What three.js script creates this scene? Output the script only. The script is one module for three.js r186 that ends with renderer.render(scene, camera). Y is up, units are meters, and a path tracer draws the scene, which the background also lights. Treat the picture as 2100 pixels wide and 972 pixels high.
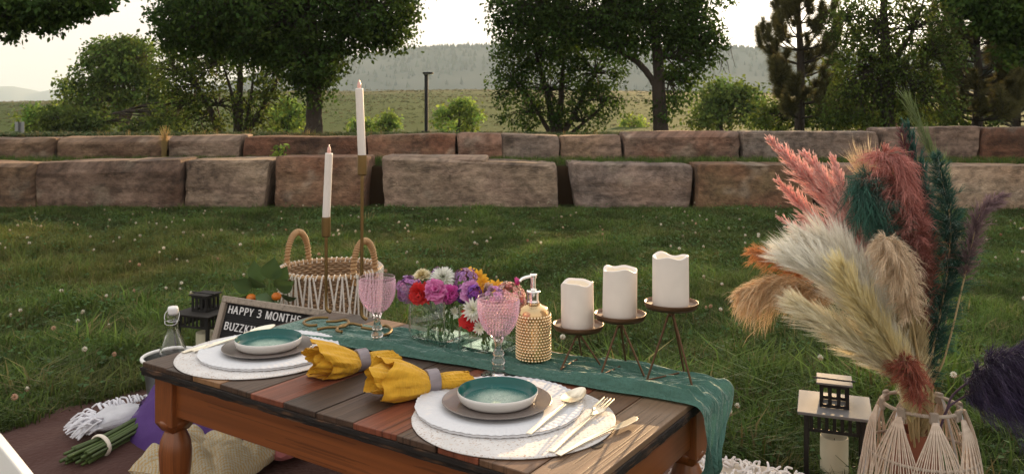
import * as THREE from 'three';
import { mergeGeometries, mergeVertices, toCreasedNormals } from 'three/addons/utils/BufferGeometryUtils.js';
import { RoundedBoxGeometry } from 'three/addons/geometries/RoundedBoxGeometry.js';
import { ImprovedNoise } from 'three/addons/math/ImprovedNoise.js';
import { FontLoader } from 'three/addons/loaders/FontLoader.js';
import { TextGeometry } from 'three/addons/geometries/TextGeometry.js';

// ---------------------------------------------------------------- camera, sky, sun, exposure
const V3 = THREE.Vector3, F = 1690, HY = 230, HC = 0.977;      // focal length in photo pixels, horizon row, eye height
const scene = new THREE.Scene();
const camera = new THREE.PerspectiveCamera(2 * Math.atan(486 / F) * 180 / Math.PI, 2100 / 972, 0.05, 9000);
camera.position.set(0, HC, 0);
camera.setViewOffset(2100, 972, 0, 486 - HY, 2100, 972);       // level camera, shifted lens
camera.focus = 1.8; camera.userData.fStop = 13;
camera.updateProjectionMatrix();
scene.add(camera);
const renderer = new THREE.WebGLRenderer({ antialias: true });
renderer.toneMapping = THREE.LinearToneMapping;
renderer.toneMappingExposure = 2.3;
renderer.shadowMap.enabled = true;

const SUN = new V3(710, 377, -1690).normalize();
{
  const W = 512, H = 256, d = new Float32Array(W * H * 4), v = new V3();
  const mix = (a, b, t) => a + (b - a) * t, ss = (a, b, x) => { const t = Math.min(1, Math.max(0, (x - a) / (b - a))); return t * t * (3 - 2 * t); };
  for (let j = 0; j < H; j++) for (let i = 0; i < W; i++) {
    const el = ((j + 0.5) / H - 0.5) * Math.PI, az = ((i + 0.5) / W - 0.5) * 2 * Math.PI;
    v.set(Math.cos(az) * Math.cos(el), Math.sin(el), Math.sin(az) * Math.cos(el));
    const g = Math.acos(Math.min(1, Math.max(-1, v.dot(SUN)))) * 180 / Math.PI, e = Math.max(0, el) * 180 / Math.PI;
    const t1 = ss(0, 14, e), t2 = ss(18, 90, e), glow = 3.4 * Math.exp(-g / 13) + 0.55 * Math.exp(-g / 38);
    const hor = [1.0, 0.85, 0.73], mid = [1.16, 1.06, 0.97], zen = [0.9, 0.95, 1.02], gl = [1, 0.88, 0.7], o = (j * W + i) * 4;
    for (let c = 0; c < 3; c++) d[o + c] = mix(mix(hor[c], mid[c], t1), zen[c], t2) * 0.43 + glow * gl[c] * 0.5;
    d[o + 3] = 1;
  }
  const sky = new THREE.DataTexture(d, W, H, THREE.RGBAFormat, THREE.FloatType);
  sky.mapping = THREE.EquirectangularReflectionMapping; sky.magFilter = THREE.LinearFilter; sky.needsUpdate = true;
  scene.background = sky; scene.environment = sky;
}
const sun = new THREE.DirectionalLight(new THREE.Color().setRGB(1, 0.66, 0.34), 5);
sun.position.copy(SUN).multiplyScalar(40); sun.target.position.set(0, 0, -2);
sun.castShadow = true; sun.shadow.mapSize.set(4096, 4096);
Object.assign(sun.shadow.camera, { left: -12, right: 12, top: 12, bottom: -12, near: 1, far: 120 });
scene.add(sun, sun.target);
scene.fog = new THREE.FogExp2(new THREE.Color().setRGB(0.66, 0.84, 0.95), 0.00042);

// ---------------------------------------------------------------- helpers
let seed = 12345;
const rnd = () => { seed = (seed + 0x6d2b79f5) | 0; let t = Math.imul(seed ^ (seed >>> 15), 1 | seed); t = (t + Math.imul(t ^ (t >>> 7), 61 | t)) ^ t; return ((t ^ (t >>> 14)) >>> 0) / 4294967296; };
const rr = (a, b) => a + (b - a) * rnd(), gs = () => (rnd() + rnd() + rnd() + rnd() - 2) * 1.0, pick = (a) => a[Math.floor(rnd() * a.length)];
const lerp = (a, b, t) => a + (b - a) * t, clamp = (x, a, b) => Math.min(b, Math.max(a, x)), sstep = (a, b, x) => { const t = clamp((x - a) / (b - a), 0, 1); return t * t * (3 - 2 * t); };
const IN = new ImprovedNoise(), noise = (x, y, z = 0.37) => IN.noise(x, y, z);
const fbm = (x, y, z, o = 4) => { let s = 0, a = 0.5; for (let i = 0; i < o; i++) { s += a * IN.noise(x + i * 7.1, y + i * 3.3, z + i * 1.7); x *= 2.03; y *= 2.03; z *= 2.03; a *= 0.5; } return s; };
const C = (r, g, b) => new THREE.Color().setRGB(r, g, b);
const at = (x, y, Z) => new V3((x - 1050) / F * Z, HC - (y - HY) / F * Z, -Z);          // photo ray at a depth
const on = (x, y, h = 0) => at(x, y, (HC - h) * F / (y - HY));                         // photo ray met with a level plane
const taken = {};
const numbered = (n) => { const k = taken[n] = (taken[n] ?? -1) + 1; return k ? n + '_' + String(k).padStart(3, '0') : n; };
function tag(o, label, category, group) { o.userData.label = label; o.userData.category = category; if (group) o.userData.group = group; return o; }
function thing(name, label, category, p = new V3(), turn = 0, group) {
  const o = new THREE.Group(); o.name = numbered(name); o.position.copy(p); o.rotation.y = turn; scene.add(o); return tag(o, label, category, group);
}
function put(name, geo, mat, parent = scene) {
  const m = new THREE.Mesh(Array.isArray(geo) ? merge(geo) : geo, mat); m.name = parent === scene ? numbered(name) : name; m.castShadow = m.receiveShadow = true; parent.add(m); return m;
}
function struct(name, geo, mat) { const m = put(name, geo, mat); m.userData.kind = 'structure'; return m; }
function merge(list) {
  const keep = ['position', 'normal', 'uv', ...(list.every((g) => g.attributes.color) ? ['color'] : [])];
  return mergeGeometries(list.map((g) => {
    const h = g.index ? g.toNonIndexed() : g.clone();
    if (!h.attributes.normal) h.computeVertexNormals();
    if (!h.attributes.uv) h.setAttribute('uv', new THREE.BufferAttribute(new Float32Array(h.attributes.position.count * 2), 2));
    for (const k of Object.keys(h.attributes)) if (!keep.includes(k)) h.deleteAttribute(k);
    return h;
  }));
}
const std = (color, rough = 0.8, o = {}) => new THREE.MeshStandardMaterial({ color, roughness: rough, side: THREE.DoubleSide, ...o });
const phys = (color, rough = 0.8, o = {}) => new THREE.MeshPhysicalMaterial({ color, roughness: rough, side: THREE.DoubleSide, ...o });
// periodic noise for textures that repeat
function ptex(w, h, fn, { srgb = true, rep } = {}) {
  const d = new Uint8Array(w * h * 4), s = (x) => (srgb ? (x <= 0.0031308 ? 12.92 * x : 1.055 * Math.pow(x, 1 / 2.4) - 0.055) : x);
  for (let j = 0; j < h; j++) for (let i = 0; i < w; i++) {
    const c = fn((i + 0.5) / w, (j + 0.5) / h), o = (j * w + i) * 4;
    for (let k = 0; k < 3; k++) d[o + k] = Math.round(255 * clamp(s(typeof c === 'number' ? c : c[k]), 0, 1));
    d[o + 3] = 255;
  }
  const t = new THREE.DataTexture(d, w, h); t.wrapS = t.wrapT = THREE.RepeatWrapping; t.magFilter = THREE.LinearFilter; if (srgb) t.colorSpace = THREE.SRGBColorSpace;
  if (rep) t.repeat.set(...rep); t.needsUpdate = true; return t;
}
const hash = (x, y, s) => { let h = Math.imul(x, 374761393) ^ Math.imul(y, 668265263) ^ Math.imul(s, 2147483647 - 61); h = Math.imul(h ^ (h >>> 13), 1274126177); return ((h ^ (h >>> 16)) >>> 0) / 4294967296; };
function pn(u, v, fx, fy, s) {                                   // periodic value noise on the unit square
  const x = u * fx, y = v * fy, x0 = Math.floor(x), y0 = Math.floor(y), a = x - x0, b = y - y0, m = (k, n) => ((k % n) + n) % n, e = (t) => t * t * (3 - 2 * t);
  const q = (i, j) => hash(m(x0 + i, fx), m(y0 + j, fy), s);
  return lerp(lerp(q(0, 0), q(1, 0), e(a)), lerp(q(0, 1), q(1, 1), e(a)), e(b));
}
const pf = (u, v, fx, fy, s, o = 4) => { let r = 0, a = 0.5, n = 0; for (let i = 0; i < o; i++) { r += a * pn(u, v, fx << i, fy << i, s + i); n += a; a *= 0.5; } return r / n; };

// geometry collector for strips and tubes with vertex colours
class GB {
  constructor() { this.p = []; this.c = []; this.i = []; this.u = []; }
  get n() { return this.p.length / 3; }
  v(x, y, z, c, u = 0, w = 0) { this.p.push(x, y, z); this.c.push(c.r, c.g, c.b); this.u.push(u, w); return this.n - 1; }
  strip(pts, ws, side, c0, c1 = c0) {                            // tapered flat ribbon
    let a = -1, b = -1; const m = pts.length - 1, cc = new THREE.Color();
    for (let k = 0; k <= m; k++) {
      const q = pts[k], w = ws[k]; cc.copy(c0).lerp(c1, k / m);
      if (w === 0) { const t = this.v(q.x, q.y, q.z, cc); if (a >= 0) this.i.push(a, b, t); a = b = t; continue; }
      const l = this.v(q.x - side.x * w, q.y - side.y * w, q.z - side.z * w, cc), r = this.v(q.x + side.x * w, q.y + side.y * w, q.z + side.z * w, cc);
      if (a >= 0) this.i.push(a, b, l, b, r, l);
      a = l; b = r;
    }
  }
  tube(pts, rs, seg, c0, c1 = c0, cap = true) {
    const m = pts.length - 1, t = new V3(), n = new V3(), b = new V3(), cc = new THREE.Color(); let first = -1, len = 0;
    const rings = [];
    for (let k = 0; k <= m; k++) {
      t.subVectors(pts[Math.min(m, k + 1)], pts[Math.max(0, k - 1)]).normalize();
      if (k === 0) { n.set(Math.abs(t.y) < 0.9 ? 0 : 1, Math.abs(t.y) < 0.9 ? 1 : 0, 0); }
      n.addScaledVector(t, -n.dot(t)).normalize(); b.crossVectors(t, n);
      if (k) len += pts[k].distanceTo(pts[k - 1]);
      cc.copy(c0).lerp(c1, k / m); const r = typeof rs === 'number' ? rs : rs[k], ring = [];
      for (let j = 0; j <= seg; j++) { const a = j / seg * 2 * Math.PI, x = Math.cos(a) * r, y = Math.sin(a) * r; ring.push(this.v(pts[k].x + n.x * x + b.x * y, pts[k].y + n.y * x + b.y * y, pts[k].z + n.z * x + b.z * y, cc, j / seg * Math.max(0.02, 6.28 * r), len)); }
      if (k) for (let j = 0; j < seg; j++) { const A = rings[k - 1]; this.i.push(A[j], A[j + 1], ring[j], A[j + 1], ring[j + 1], ring[j]); }
      rings.push(ring);
    }
    if (cap) for (const [k, f] of [[0, 1], [m, 0]]) { const c = this.v(pts[k].x, pts[k].y, pts[k].z, f ? c0 : c1); for (let j = 0; j < seg; j++) f ? this.i.push(c, rings[k][j + 1], rings[k][j]) : this.i.push(c, rings[k][j], rings[k][j + 1]); }
    return this;
  }
  geo(off) {
    const g = new THREE.BufferGeometry(), p = new Float32Array(this.p);
    if (off) for (let k = 0; k < p.length; k += 3) { p[k] -= off.x; p[k + 1] -= off.y; p[k + 2] -= off.z; }
    g.setAttribute('position', new THREE.BufferAttribute(p, 3)); g.setAttribute('color', new THREE.Float32BufferAttribute(this.c, 3)); g.setAttribute('uv', new THREE.Float32BufferAttribute(this.u, 2));
    g.setIndex(this.i); g.computeVertexNormals(); return g;
  }
}
const WHITE = C(1, 1, 1);
const curve = (pts, n) => new THREE.CatmullRomCurve3(pts.map((p) => (Array.isArray(p) ? new V3(...p) : p)), false, 'centripetal').getPoints(n);
const tubeG = (pts, r, seg = 8, cap = true) => new GB().tube(pts.map((p) => (Array.isArray(p) ? new V3(...p) : p)), r, seg, WHITE, WHITE, cap).geo();
const smoothTube = (pts, r, n = 24, seg = 8) => tubeG(curve(pts, n), r, seg);
const lathe = (prof, seg = 48) => new THREE.LatheGeometry(prof.map(([r, y]) => new THREE.Vector2(r, y)), seg);
const box = (w, h, d, x = 0, y = 0, z = 0, r = 0) => { const g = r ? new RoundedBoxGeometry(w, h, d, 2, r) : new THREE.BoxGeometry(w, h, d); g.translate(x, y, z); return g; };
function sheet(nu, nv, fn) {                                     // fn(u, v) -> Vector3
  const g = new THREE.PlaneGeometry(1, 1, nu, nv), p = g.attributes.position, uv = g.attributes.uv;
  for (let k = 0; k < p.count; k++) { const q = fn(uv.getX(k), uv.getY(k)); p.setXYZ(k, q.x, q.y, q.z); }
  g.computeVertexNormals(); return g;
}
function tint(g, fn) {                                           // vertex colours from fn(x, y, z)
  const p = g.attributes.position, c = new Float32Array(p.count * 3);
  for (let k = 0; k < p.count; k++) { const q = fn(p.getX(k), p.getY(k), p.getZ(k)); c[k * 3] = q[0]; c[k * 3 + 1] = q[1]; c[k * 3 + 2] = q[2]; }
  g.setAttribute('color', new THREE.BufferAttribute(c, 3)); return g;
}
const mixc = (a, b, t) => [lerp(a[0], b[0], t), lerp(a[1], b[1], t), lerp(a[2], b[2], t)];
function instanced(name, geo, mat, mats, cols, parent = scene, kind = 'stuff') {
  const m = new THREE.InstancedMesh(geo, mat, mats.length);
  mats.forEach((q, k) => { m.setMatrixAt(k, q); if (cols) m.setColorAt(k, cols[k]); });
  m.name = parent === scene ? numbered(name) : name; m.userData.kind = kind; m.castShadow = m.receiveShadow = true; parent.add(m); return m;
}
const M4 = (p, q, s) => new THREE.Matrix4().compose(p, q, typeof s === 'number' ? new V3(s, s, s) : s);
const QY = new V3(0, 1, 0);
const quatTo = (dir, spin) => new THREE.Quaternion().setFromUnitVectors(QY, dir).multiply(new THREE.Quaternion().setFromAxisAngle(QY, spin));
const ball = () => { let v; do v = new V3(rr(-1, 1), rr(-1, 1), rr(-1, 1)); while (v.lengthSq() > 1); return v; };

// ---------------------------------------------------------------- textures shared by many materials
const T = {
  grain: ptex(512, 512, (u, v) => { const w = pf(u, v, 4, 2, 11, 3); const r = pf(u + 0.0, v, 64, 3, 5, 3), s = pn(u, v, 160, 4, 9); return clamp(0.42 + 0.55 * r * (0.6 + 0.6 * w) - (s > 0.82 ? 0.28 : 0) + 0.1 * pn(u, v, 6, 2, 3), 0.06, 1); }),
  fine: ptex(256, 256, (u, v) => pf(u, v, 16, 16, 21, 4), { srgb: false }),
  weave: ptex(256, 256, (u, v) => { const a = Math.sin(u * 64 * Math.PI), b = Math.sin(v * 64 * Math.PI), k = (Math.floor(u * 32) + Math.floor(v * 32)) & 1; return clamp(0.25 + 0.55 * Math.abs(k ? a : b) + 0.3 * (pn(u, v, 64, 64, 3) - 0.5), 0, 1); }, { srgb: false }),
  cloth: ptex(256, 256, (u, v) => 0.78 + 0.16 * pf(u, v, 8, 8, 31, 4) + 0.1 * (pn(u, v, 128, 8, 4) - 0.5) + 0.1 * (pn(u, v, 8, 128, 6) - 0.5)),
  stone: ptex(512, 512, (u, v) => { const st = pf(u, v, 3, 28, 41, 5), gr = pf(u, v, 24, 32, 42, 4), bl = pf(u, v, 4, 4, 45, 3); const fi = pn(u, v, 150, 200, 48); return clamp(0.66 + 0.42 * (st - 0.5) + 0.7 * (gr - 0.5) + 0.5 * (bl - 0.5) + 0.22 * (fi - 0.5), 0, 1); }),
  stoneB: ptex(512, 512, (u, v) => { const st = pf(u, v, 3, 24, 41, 4), gr = pf(u, v, 20, 28, 42, 5), cr = Math.abs(pf(u, v, 2, 5, 44, 5) - 0.5); const sh = Math.abs(pf(u, v, 40, 90, 47, 3) - 0.5); return clamp(0.5 + 0.8 * (st - 0.5) + 0.7 * (gr - 0.5) + 0.9 * sh + (cr < 0.006 ? -0.3 : 0), 0, 1); }, { srgb: false }),
  bark: ptex(256, 512, (u, v) => { const r = pf(u, v, 10, 4, 51, 4); return clamp(Math.abs(r - 0.5) * 4, 0, 1); }, { srgb: false }),
};

// ---------------------------------------------------------------- ground, hill, ridge
const groundMat = phys(C(1, 1, 1), 1, { vertexColors: true, specularIntensity: 0.05, bumpMap: T.fine, bumpScale: 0.02 });
{
  const g = new THREE.PlaneGeometry(120, 48.9, 120, 60); g.rotateX(-Math.PI / 2); g.translate(0, 0, 40 - 48.9 / 2);
  g.attributes.uv.array.forEach((v, k, a) => { a[k] = v * 60; });
  struct('lawn', tint(g, (x, y, z) => mixc([0.028, 0.04, 0.012], [0.05, 0.05, 0.022], clamp(0.5 + fbm(x * 0.8, z * 0.8, 1), 0, 1))), groundMat);
  const t = sheet(90, 8, (u, v) => { const x = -30 + 60 * u, k = Math.max(0, v - 0.126), z = -8.72 - 1.4 * k - (v > 0 ? 0.012 : 0); return new V3(x, v === 0 ? -0.2 : 0.4 + 0.03 * k + 0.015 * fbm(x, z, 3), z); });
  const t2 = sheet(90, 2, (u, v) => new V3(-30 + 60 * u, v < 0.3 ? 0.2 : 0.64 + (v > 0.9 ? 0.02 : 0), -9.86 - (v > 0.9 ? 0.2 : 0)));
  struct('terrace_bank', t2, std(C(0.035, 0.026, 0.018), 1));
  struct('terrace_ground', tint(t, (x, y, z) => z > -8.738 ? [0.05, 0.033, 0.02] : mixc([0.03, 0.042, 0.012], [0.06, 0.06, 0.025], clamp(0.5 + fbm(x * 1.2, z * 1.2, 1), 0, 1))), groundMat);
}
const brow = (px) => 187 + 20 * sstep(520, 60, px) - 3 * sstep(700, 900, px) + 4 * sstep(1100, 1500, px);   // row of the grass hill's brow
function hillY(x, Z) {
  const px = 1050 + x / Math.max(Z, 60) * F, b = HC - (brow(px) - HY) / F * 130;
  const s = Z < 28 ? 0 : Z < 130 ? Math.pow((Z - 28) / 102, 0.92) : 1;
  return lerp(lerp(0.66, 0.34, sstep(10.6, 21, Z)), b, s) - (Z > 130 ? (Z - 130) * 0.012 : 0) + (Z > 30 ? 0.5 : 0.03) * fbm(x * 0.06, Z * 0.06, 2) * sstep(14, 60, Z);
}
{
  const zs = []; for (let k = 0; k <= 90; k++) zs.push(9.9 + Math.pow(k / 90, 2.6) * 2600);
  const g = sheet(160, 90, (u, v) => { const Z = zs[Math.round(v * 90)], x = (u - 0.5) * 2 * (12 + Z * 1.1); return new V3(x, hillY(x, Z), -Z); });
  struct('grass_hill', tint(g, (x, y, z) => {
    const n = clamp(0.5 + 1.1 * fbm(x * 0.035, z * 0.06, 5, 5), 0, 1), b = sstep(70, 128, -z);
    const low = mixc([0.05, 0.08, 0.022], [0.05, 0.068, 0.026], n), hi = mixc([0.07, 0.085, 0.04], [0.2, 0.165, 0.085], n * n * 1.2);
    return mixc(low, hi, b * (0.6 + 0.4 * n));
  }), groundMat);
}
const ridgeTop = [[280, 215], [350, 200], [450, 178], [560, 146], [640, 128], [700, 117], [780, 110], [850, 101], [930, 97], [1000, 95], [1100, 96], [1200, 92], [1300, 97], [1450, 96], [1580, 101], [1700, 107], [1850, 112], [2100, 120], [2500, 150]];
const prof = (tab, x) => { for (let k = 1; k < tab.length; k++) if (x <= tab[k][0]) return lerp(tab[k - 1][1], tab[k][1], clamp((x - tab[k - 1][0]) / (tab[k][0] - tab[k - 1][0]), 0, 1)); return tab[tab.length - 1][1]; };
const ridgeAt = (px, t) => {                                     // t 0 foot .. 1 crest
  const Z = 640 + 260 * t, yTop = HC - (prof(ridgeTop, px) - HY) / F * 900, X = (px - 1050) / F * Z;
  return new V3(X, lerp(-4, yTop, Math.pow(t, 0.85)) + 5 * fbm(X * 0.012, Z * 0.012, 4) * Math.sin(Math.PI * Math.min(1, t)) , -Z);
};
{
  const g = sheet(200, 24, (u, v) => (v > 0.85 ? ridgeAt(280 + 2220 * u, 1).add(new V3(0, -(v - 0.85) * 260, -(v - 0.85) * 900)) : ridgeAt(280 + 2220 * u, v / 0.84)));
  struct('forested_ridge', tint(g, (x, y, z) => mixc([0.02, 0.032, 0.018], [0.07, 0.07, 0.045], clamp(0.35 + fbm(x * 0.02, y * 0.05, 7) * 1.4, 0, 1))), std(WHITE, 1, { vertexColors: true }));
  const cone = new THREE.ConeGeometry(0.33, 1, 5, 2); cone.translate(0, 0.5, 0); cone.deleteAttribute('uv');
  const mats = [], cols = [];
  for (let k = 0; k < 4200; k++) {
    const t = k < 2600 ? rr(0.97, 1.0) : Math.sqrt(rnd()), p = ridgeAt(rr(290, 2300), t); if (k >= 2600 && fbm(p.x * 0.02, p.y * 0.05, 7) > 0.22 * rnd() + 0.05) continue;
    const h = rr(3.5, 8.5) * (k < 2600 ? 0.75 : 1); mats.push(M4(p.add(new V3(0, -1, 0)), new THREE.Quaternion().setFromAxisAngle(QY, rr(0, 6)), new V3(h * rr(0.8, 1.3), h, h * rr(0.8, 1.3)))); cols.push(C(0.022, 0.036, 0.02).multiplyScalar(rr(0.6, 1.5)));
  }
  tag(instanced('ridge_forest', cone, std(WHITE, 1), mats, cols), 'dark conifer forest covering the long hazy ridge behind the meadow', 'forest');
  const mt = [[-900, 200], [-300, 176], [-60, 180], [0, 173], [25, 172], [44, 182], [60, 187], [95, 181], [140, 178], [220, 182], [330, 190], [480, 200]];
  const m = sheet(140, 6, (u, v) => { const px = -900 + 1380 * u, Z = 1900 + 500 * Math.min(v * 1.4, 1), y = HC - (prof(mt, px) - HY) / F * 2400 + 6 * fbm(px * 0.02, 1, 1); return new V3((px - 1050) / F * Z, lerp(-20, y, Math.min(1, v * 1.4)) - (v > 0.72 ? (v - 0.72) * 120 : 0), -Z - (v > 0.72 ? (v - 0.72) * 900 : 0)); });
  struct('distant_mountains', m, std(C(0.05, 0.06, 0.06), 1));
}
// ---------------------------------------------------------------- stone walls, every block its own mesh
const stoneMat = std(WHITE, 0.92, { vertexColors: true, map: T.stone, bumpMap: T.stoneB, bumpScale: 0.012 });
const RUST = [0.29, 0.135, 0.08], GREY = [0.37, 0.26, 0.2], TAN = [0.42, 0.28, 0.18], DARK = [0.15, 0.085, 0.056], BUFF = [0.46, 0.35, 0.25];
function stoneBlock(Z, q, yT, y0, depth, a, b, k, rough = 1) {           // q = [left top, right top, left foot, right foot] in photo columns, yT = [left, right] rows of the top edge
  const W = (Math.max(q[1], q[3]) - Math.min(q[0], q[2])) / F * Z, top = [0, 1].map((j) => HC - (yT[j] - HY) / F * Z), H = Math.max(...top) - y0, r = 0.024;
  const g0 = new THREE.BoxGeometry(W, H, depth, Math.max(8, Math.round(W / 0.034)), Math.round(H / 0.03), 12); g0.deleteAttribute('uv'); g0.deleteAttribute('normal');
  const g = mergeVertices(g0), p = g.attributes.position, n = new V3(), c = new V3(), uv = new Float32Array(p.count * 2), col = new Float32Array(p.count * 3);
  const X = (x) => (x - 1050) / F * Z, cuts = [];                  // a few flat quarry fractures across edges and corners of the front
  for (let j = 0; j < 9; j++) { const m = new V3(pick([-1, 1, 0]) * rr(0.3, 1), pick([-0.6, 0.2, 1, 1]) * rr(0.3, 1), rr(0.35, 1)).normalize(), reach = Math.abs(m.x) * W / 2 + Math.abs(m.y) * H / 2 + Math.abs(m.z) * depth / 2; cuts.push([m, reach - rr(0.012, 0.055) * rough]); }
  for (let i = 0; i < p.count; i++) {
    n.fromBufferAttribute(p, i); c.set(clamp(n.x, -W / 2 + r, W / 2 - r), clamp(n.y, -H / 2 + r, H / 2 - r), clamp(n.z, -depth / 2 + r, depth / 2 - r));
    const d = n.clone().sub(c), L = d.length(); if (L > 0) { d.divideScalar(L); n.copy(c).addScaledVector(d, r * (0.55 + 0.45 * Math.min(1, L / r))); }
    for (const [m, e] of cuts) { const o = n.dot(m) - e; if (o > 0) n.addScaledVector(m, -o); }
    const s = n.x / W + 0.5, t = n.y / H + 0.5;
    let x = lerp(lerp(X(q[2]), X(q[3]), s), lerp(X(q[0]), X(q[1]), s), t), y = y0 + t * (lerp(top[0], top[1], s) - y0), z = -Z - depth / 2 + n.z;
    const strata = fbm(x * 1.3 + k, y * 9, z * 1.3, 3), big = fbm(x * 1.5 + k * 3, y * 1.8, z * 1.5 + k, 3), chip = Math.max(0, fbm(x * 3 + k * 5, y * 3, z * 3, 2) - 0.08);
    const fr = Math.abs(fbm(x * 2.1 + k * 2.3, y * 2.6, z * 2.1 + k, 3)), off = (0.022 * big + 0.011 * strata - 0.05 * chip + 0.02 * fr) * rough; z += d.z * off * 1.3; y += d.y * off * 0.7; x += d.x * off;
    p.setXYZ(i, x, y, z); uv[i * 2] = (x + 0.9 * z) * 0.9 + k * 0.37; uv[i * 2 + 1] = (y + 0.8 * z) * 0.9 + k * 0.21;
    const m = clamp(0.5 + 1.5 * fbm(x * 1.7 + k * 2, y * 2.6, k, 4), 0, 1), st = clamp(0.5 + 1.6 * fbm(x * 0.8 + k, y * 11, k * 2, 3), 0, 1), pat = sstep(0.16, 0.32, fbm(x * 3.1 + k * 9, y * 3.1, k, 3));
    let cc = mixc(a, b, m); cc = mixc(cc, [cc[0] * 0.68, cc[1] * 0.64, cc[2] * 0.62], st * 0.6); cc = mixc(cc, [0.42, 0.34, 0.26], pat * 0.55); cc = mixc(cc, [cc[0] * 0.45, cc[1] * 0.42, cc[2] * 0.4], sstep(0.1, 0.4, fbm(x * 1.5 + k * 4, y * 3 + k, k * 1.3, 3)) * 0.6);
    const ln = 1 - sstep(0.004, 0.03, Math.abs(fbm(x * 1.3 + k * 5, y * 2.4 + k, k * 0.7, 4))), gr = 1.02 + 0.2 * (hash(i, k, 5) - 0.5); cc = cc.map((w) => w * (1 - 0.38 * ln) * gr);
    col.set(cc, i * 3);
  }
  g.setAttribute('uv', new THREE.BufferAttribute(uv, 2)); g.setAttribute('color', new THREE.BufferAttribute(col, 3)); return toCreasedNormals(g, 0.3);
}
{
  const lower = thing('stone_wall', 'lower terrace wall of big sandstone blocks standing directly on the lawn', 'stone wall');
  const rows = [
    [8.30, [-330, -95, -330, -90], [332, 334], DARK, TAN], [8.30, [-88, 66, -82, 72], [335, 337], DARK, TAN], [8.32, [68, 366, 74, 368], [334, 327], DARK, GREY], [8.40, [375, 552, 380, 537], [329, 327], GREY, BUFF], [8.42, [560, 752, 563, 744], [322, 322], RUST, TAN],
    [8.46, [781, 1142, 787, 1146], [321, 337], GREY, BUFF], [8.40, [1166, 1424, 1186, 1412], [334, 340], GREY, [0.3, 0.24, 0.21]], [8.30, [1434, 1672, 1430, 1668], [338, 339], RUST, [0.24, 0.17, 0.09]], [8.26, [1682, 1882, 1684, 1880], [340, 340], GREY, RUST], [8.22, [1888, 2140, 1890, 2128], [342, 342], BUFF, TAN], [8.2, [2150, 2480, 2150, 2480], [342, 342], GREY, RUST]];
  rows.forEach(([Z, q, yT, a, b], k) => put('stone_block', stoneBlock(Z, q, yT, -0.1, 0.56, a, b, k + 1), stoneMat, lower));
  const ledge = put('stone_block', stoneBlock(8.5, [784, 1000, 784, 996], [320.5, 322], 0.36, 0.5, GREY, BUFF, 31, 0.6), stoneMat, lower); ledge.userData.label = 'thin pale ledge layer on top of the long block';
  const upper = thing('stone_wall', 'upper terrace wall of sandstone blocks behind the lower one, under the trees', 'stone wall');
  const up = [
    [9.6, [-260, -60, -260, -60], [286, 286], GREY, RUST], [9.6, [-50, 103, -50, 103], [284, 284], DARK, TAN], [9.6, [113, 330, 115, 326], [281, 279], DARK, TAN], [9.62, [344, 492, 346, 486], [279, 277], GREY, BUFF], [9.6, [497, 749, 496, 749], [280, 281], DARK, RUST], [9.6, [751, 931, 752, 934], [278, 275], RUST, TAN],
    [9.6, [936, 1028, 942, 1032], [274, 274], RUST, GREY], [9.62, [1026, 1146, 1030, 1149], [274, 278], GREY, [0.29, 0.23, 0.19]], [9.6, [1150, 1273, 1152, 1280], [279, 277], GREY, TAN], [9.58, [1279, 1518, 1284, 1520], [271, 269], RUST, GREY], [9.56, [1524, 1808, 1522, 1812], [270, 270], GREY, [0.27, 0.23, 0.2]], [9.54, [1816, 2014, 1816, 2004], [263, 259], [0.27, 0.19, 0.15], GREY], [9.5, [2022, 2260, 2014, 2260], [262, 262], DARK, RUST]];
  up.forEach(([Z, q, yT, a, b], k) => put('stone_block', stoneBlock(Z, q, yT, 0.3, 0.5, a, b, k + 40, 1.1), stoneMat, upper));
}
// ---------------------------------------------------------------- trees
const leafG = (() => {
  const g = new THREE.BufferGeometry();
  g.setAttribute('position', new THREE.Float32BufferAttribute([0, 0, 0, -0.3, 0.42, 0.1, 0.3, 0.42, 0.1, 0, 0.45, -0.02, 0.03, 1, 0.12, -0.2, 0.75, 0.1, 0.2, 0.75, 0.1], 3));
  g.setIndex([0, 2, 3, 0, 3, 1, 3, 2, 6, 3, 6, 4, 1, 3, 5, 5, 3, 4]); return g;
})();
const leafMat = (r, g, b, tr = 0.38) => phys(C(r, g, b), 0.85, { transmission: tr, thickness: 0, specularIntensity: 0.15 });
const LM = { pear: leafMat(0.052, 0.095, 0.02, 0.42), mid: leafMat(0.12, 0.18, 0.04, 0.45), bright: leafMat(0.22, 0.32, 0.07, 0.5), ash: leafMat(0.088, 0.128, 0.028, 0.45), dark: leafMat(0.05, 0.07, 0.022) };
const barkMat = (c) => std(c, 0.95, { bumpMap: T.bark, bumpScale: 0.02, vertexColors: true });
const BM = barkMat(C(0.048, 0.037, 0.029)), BMl = barkMat(C(0.12, 0.085, 0.06));
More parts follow.
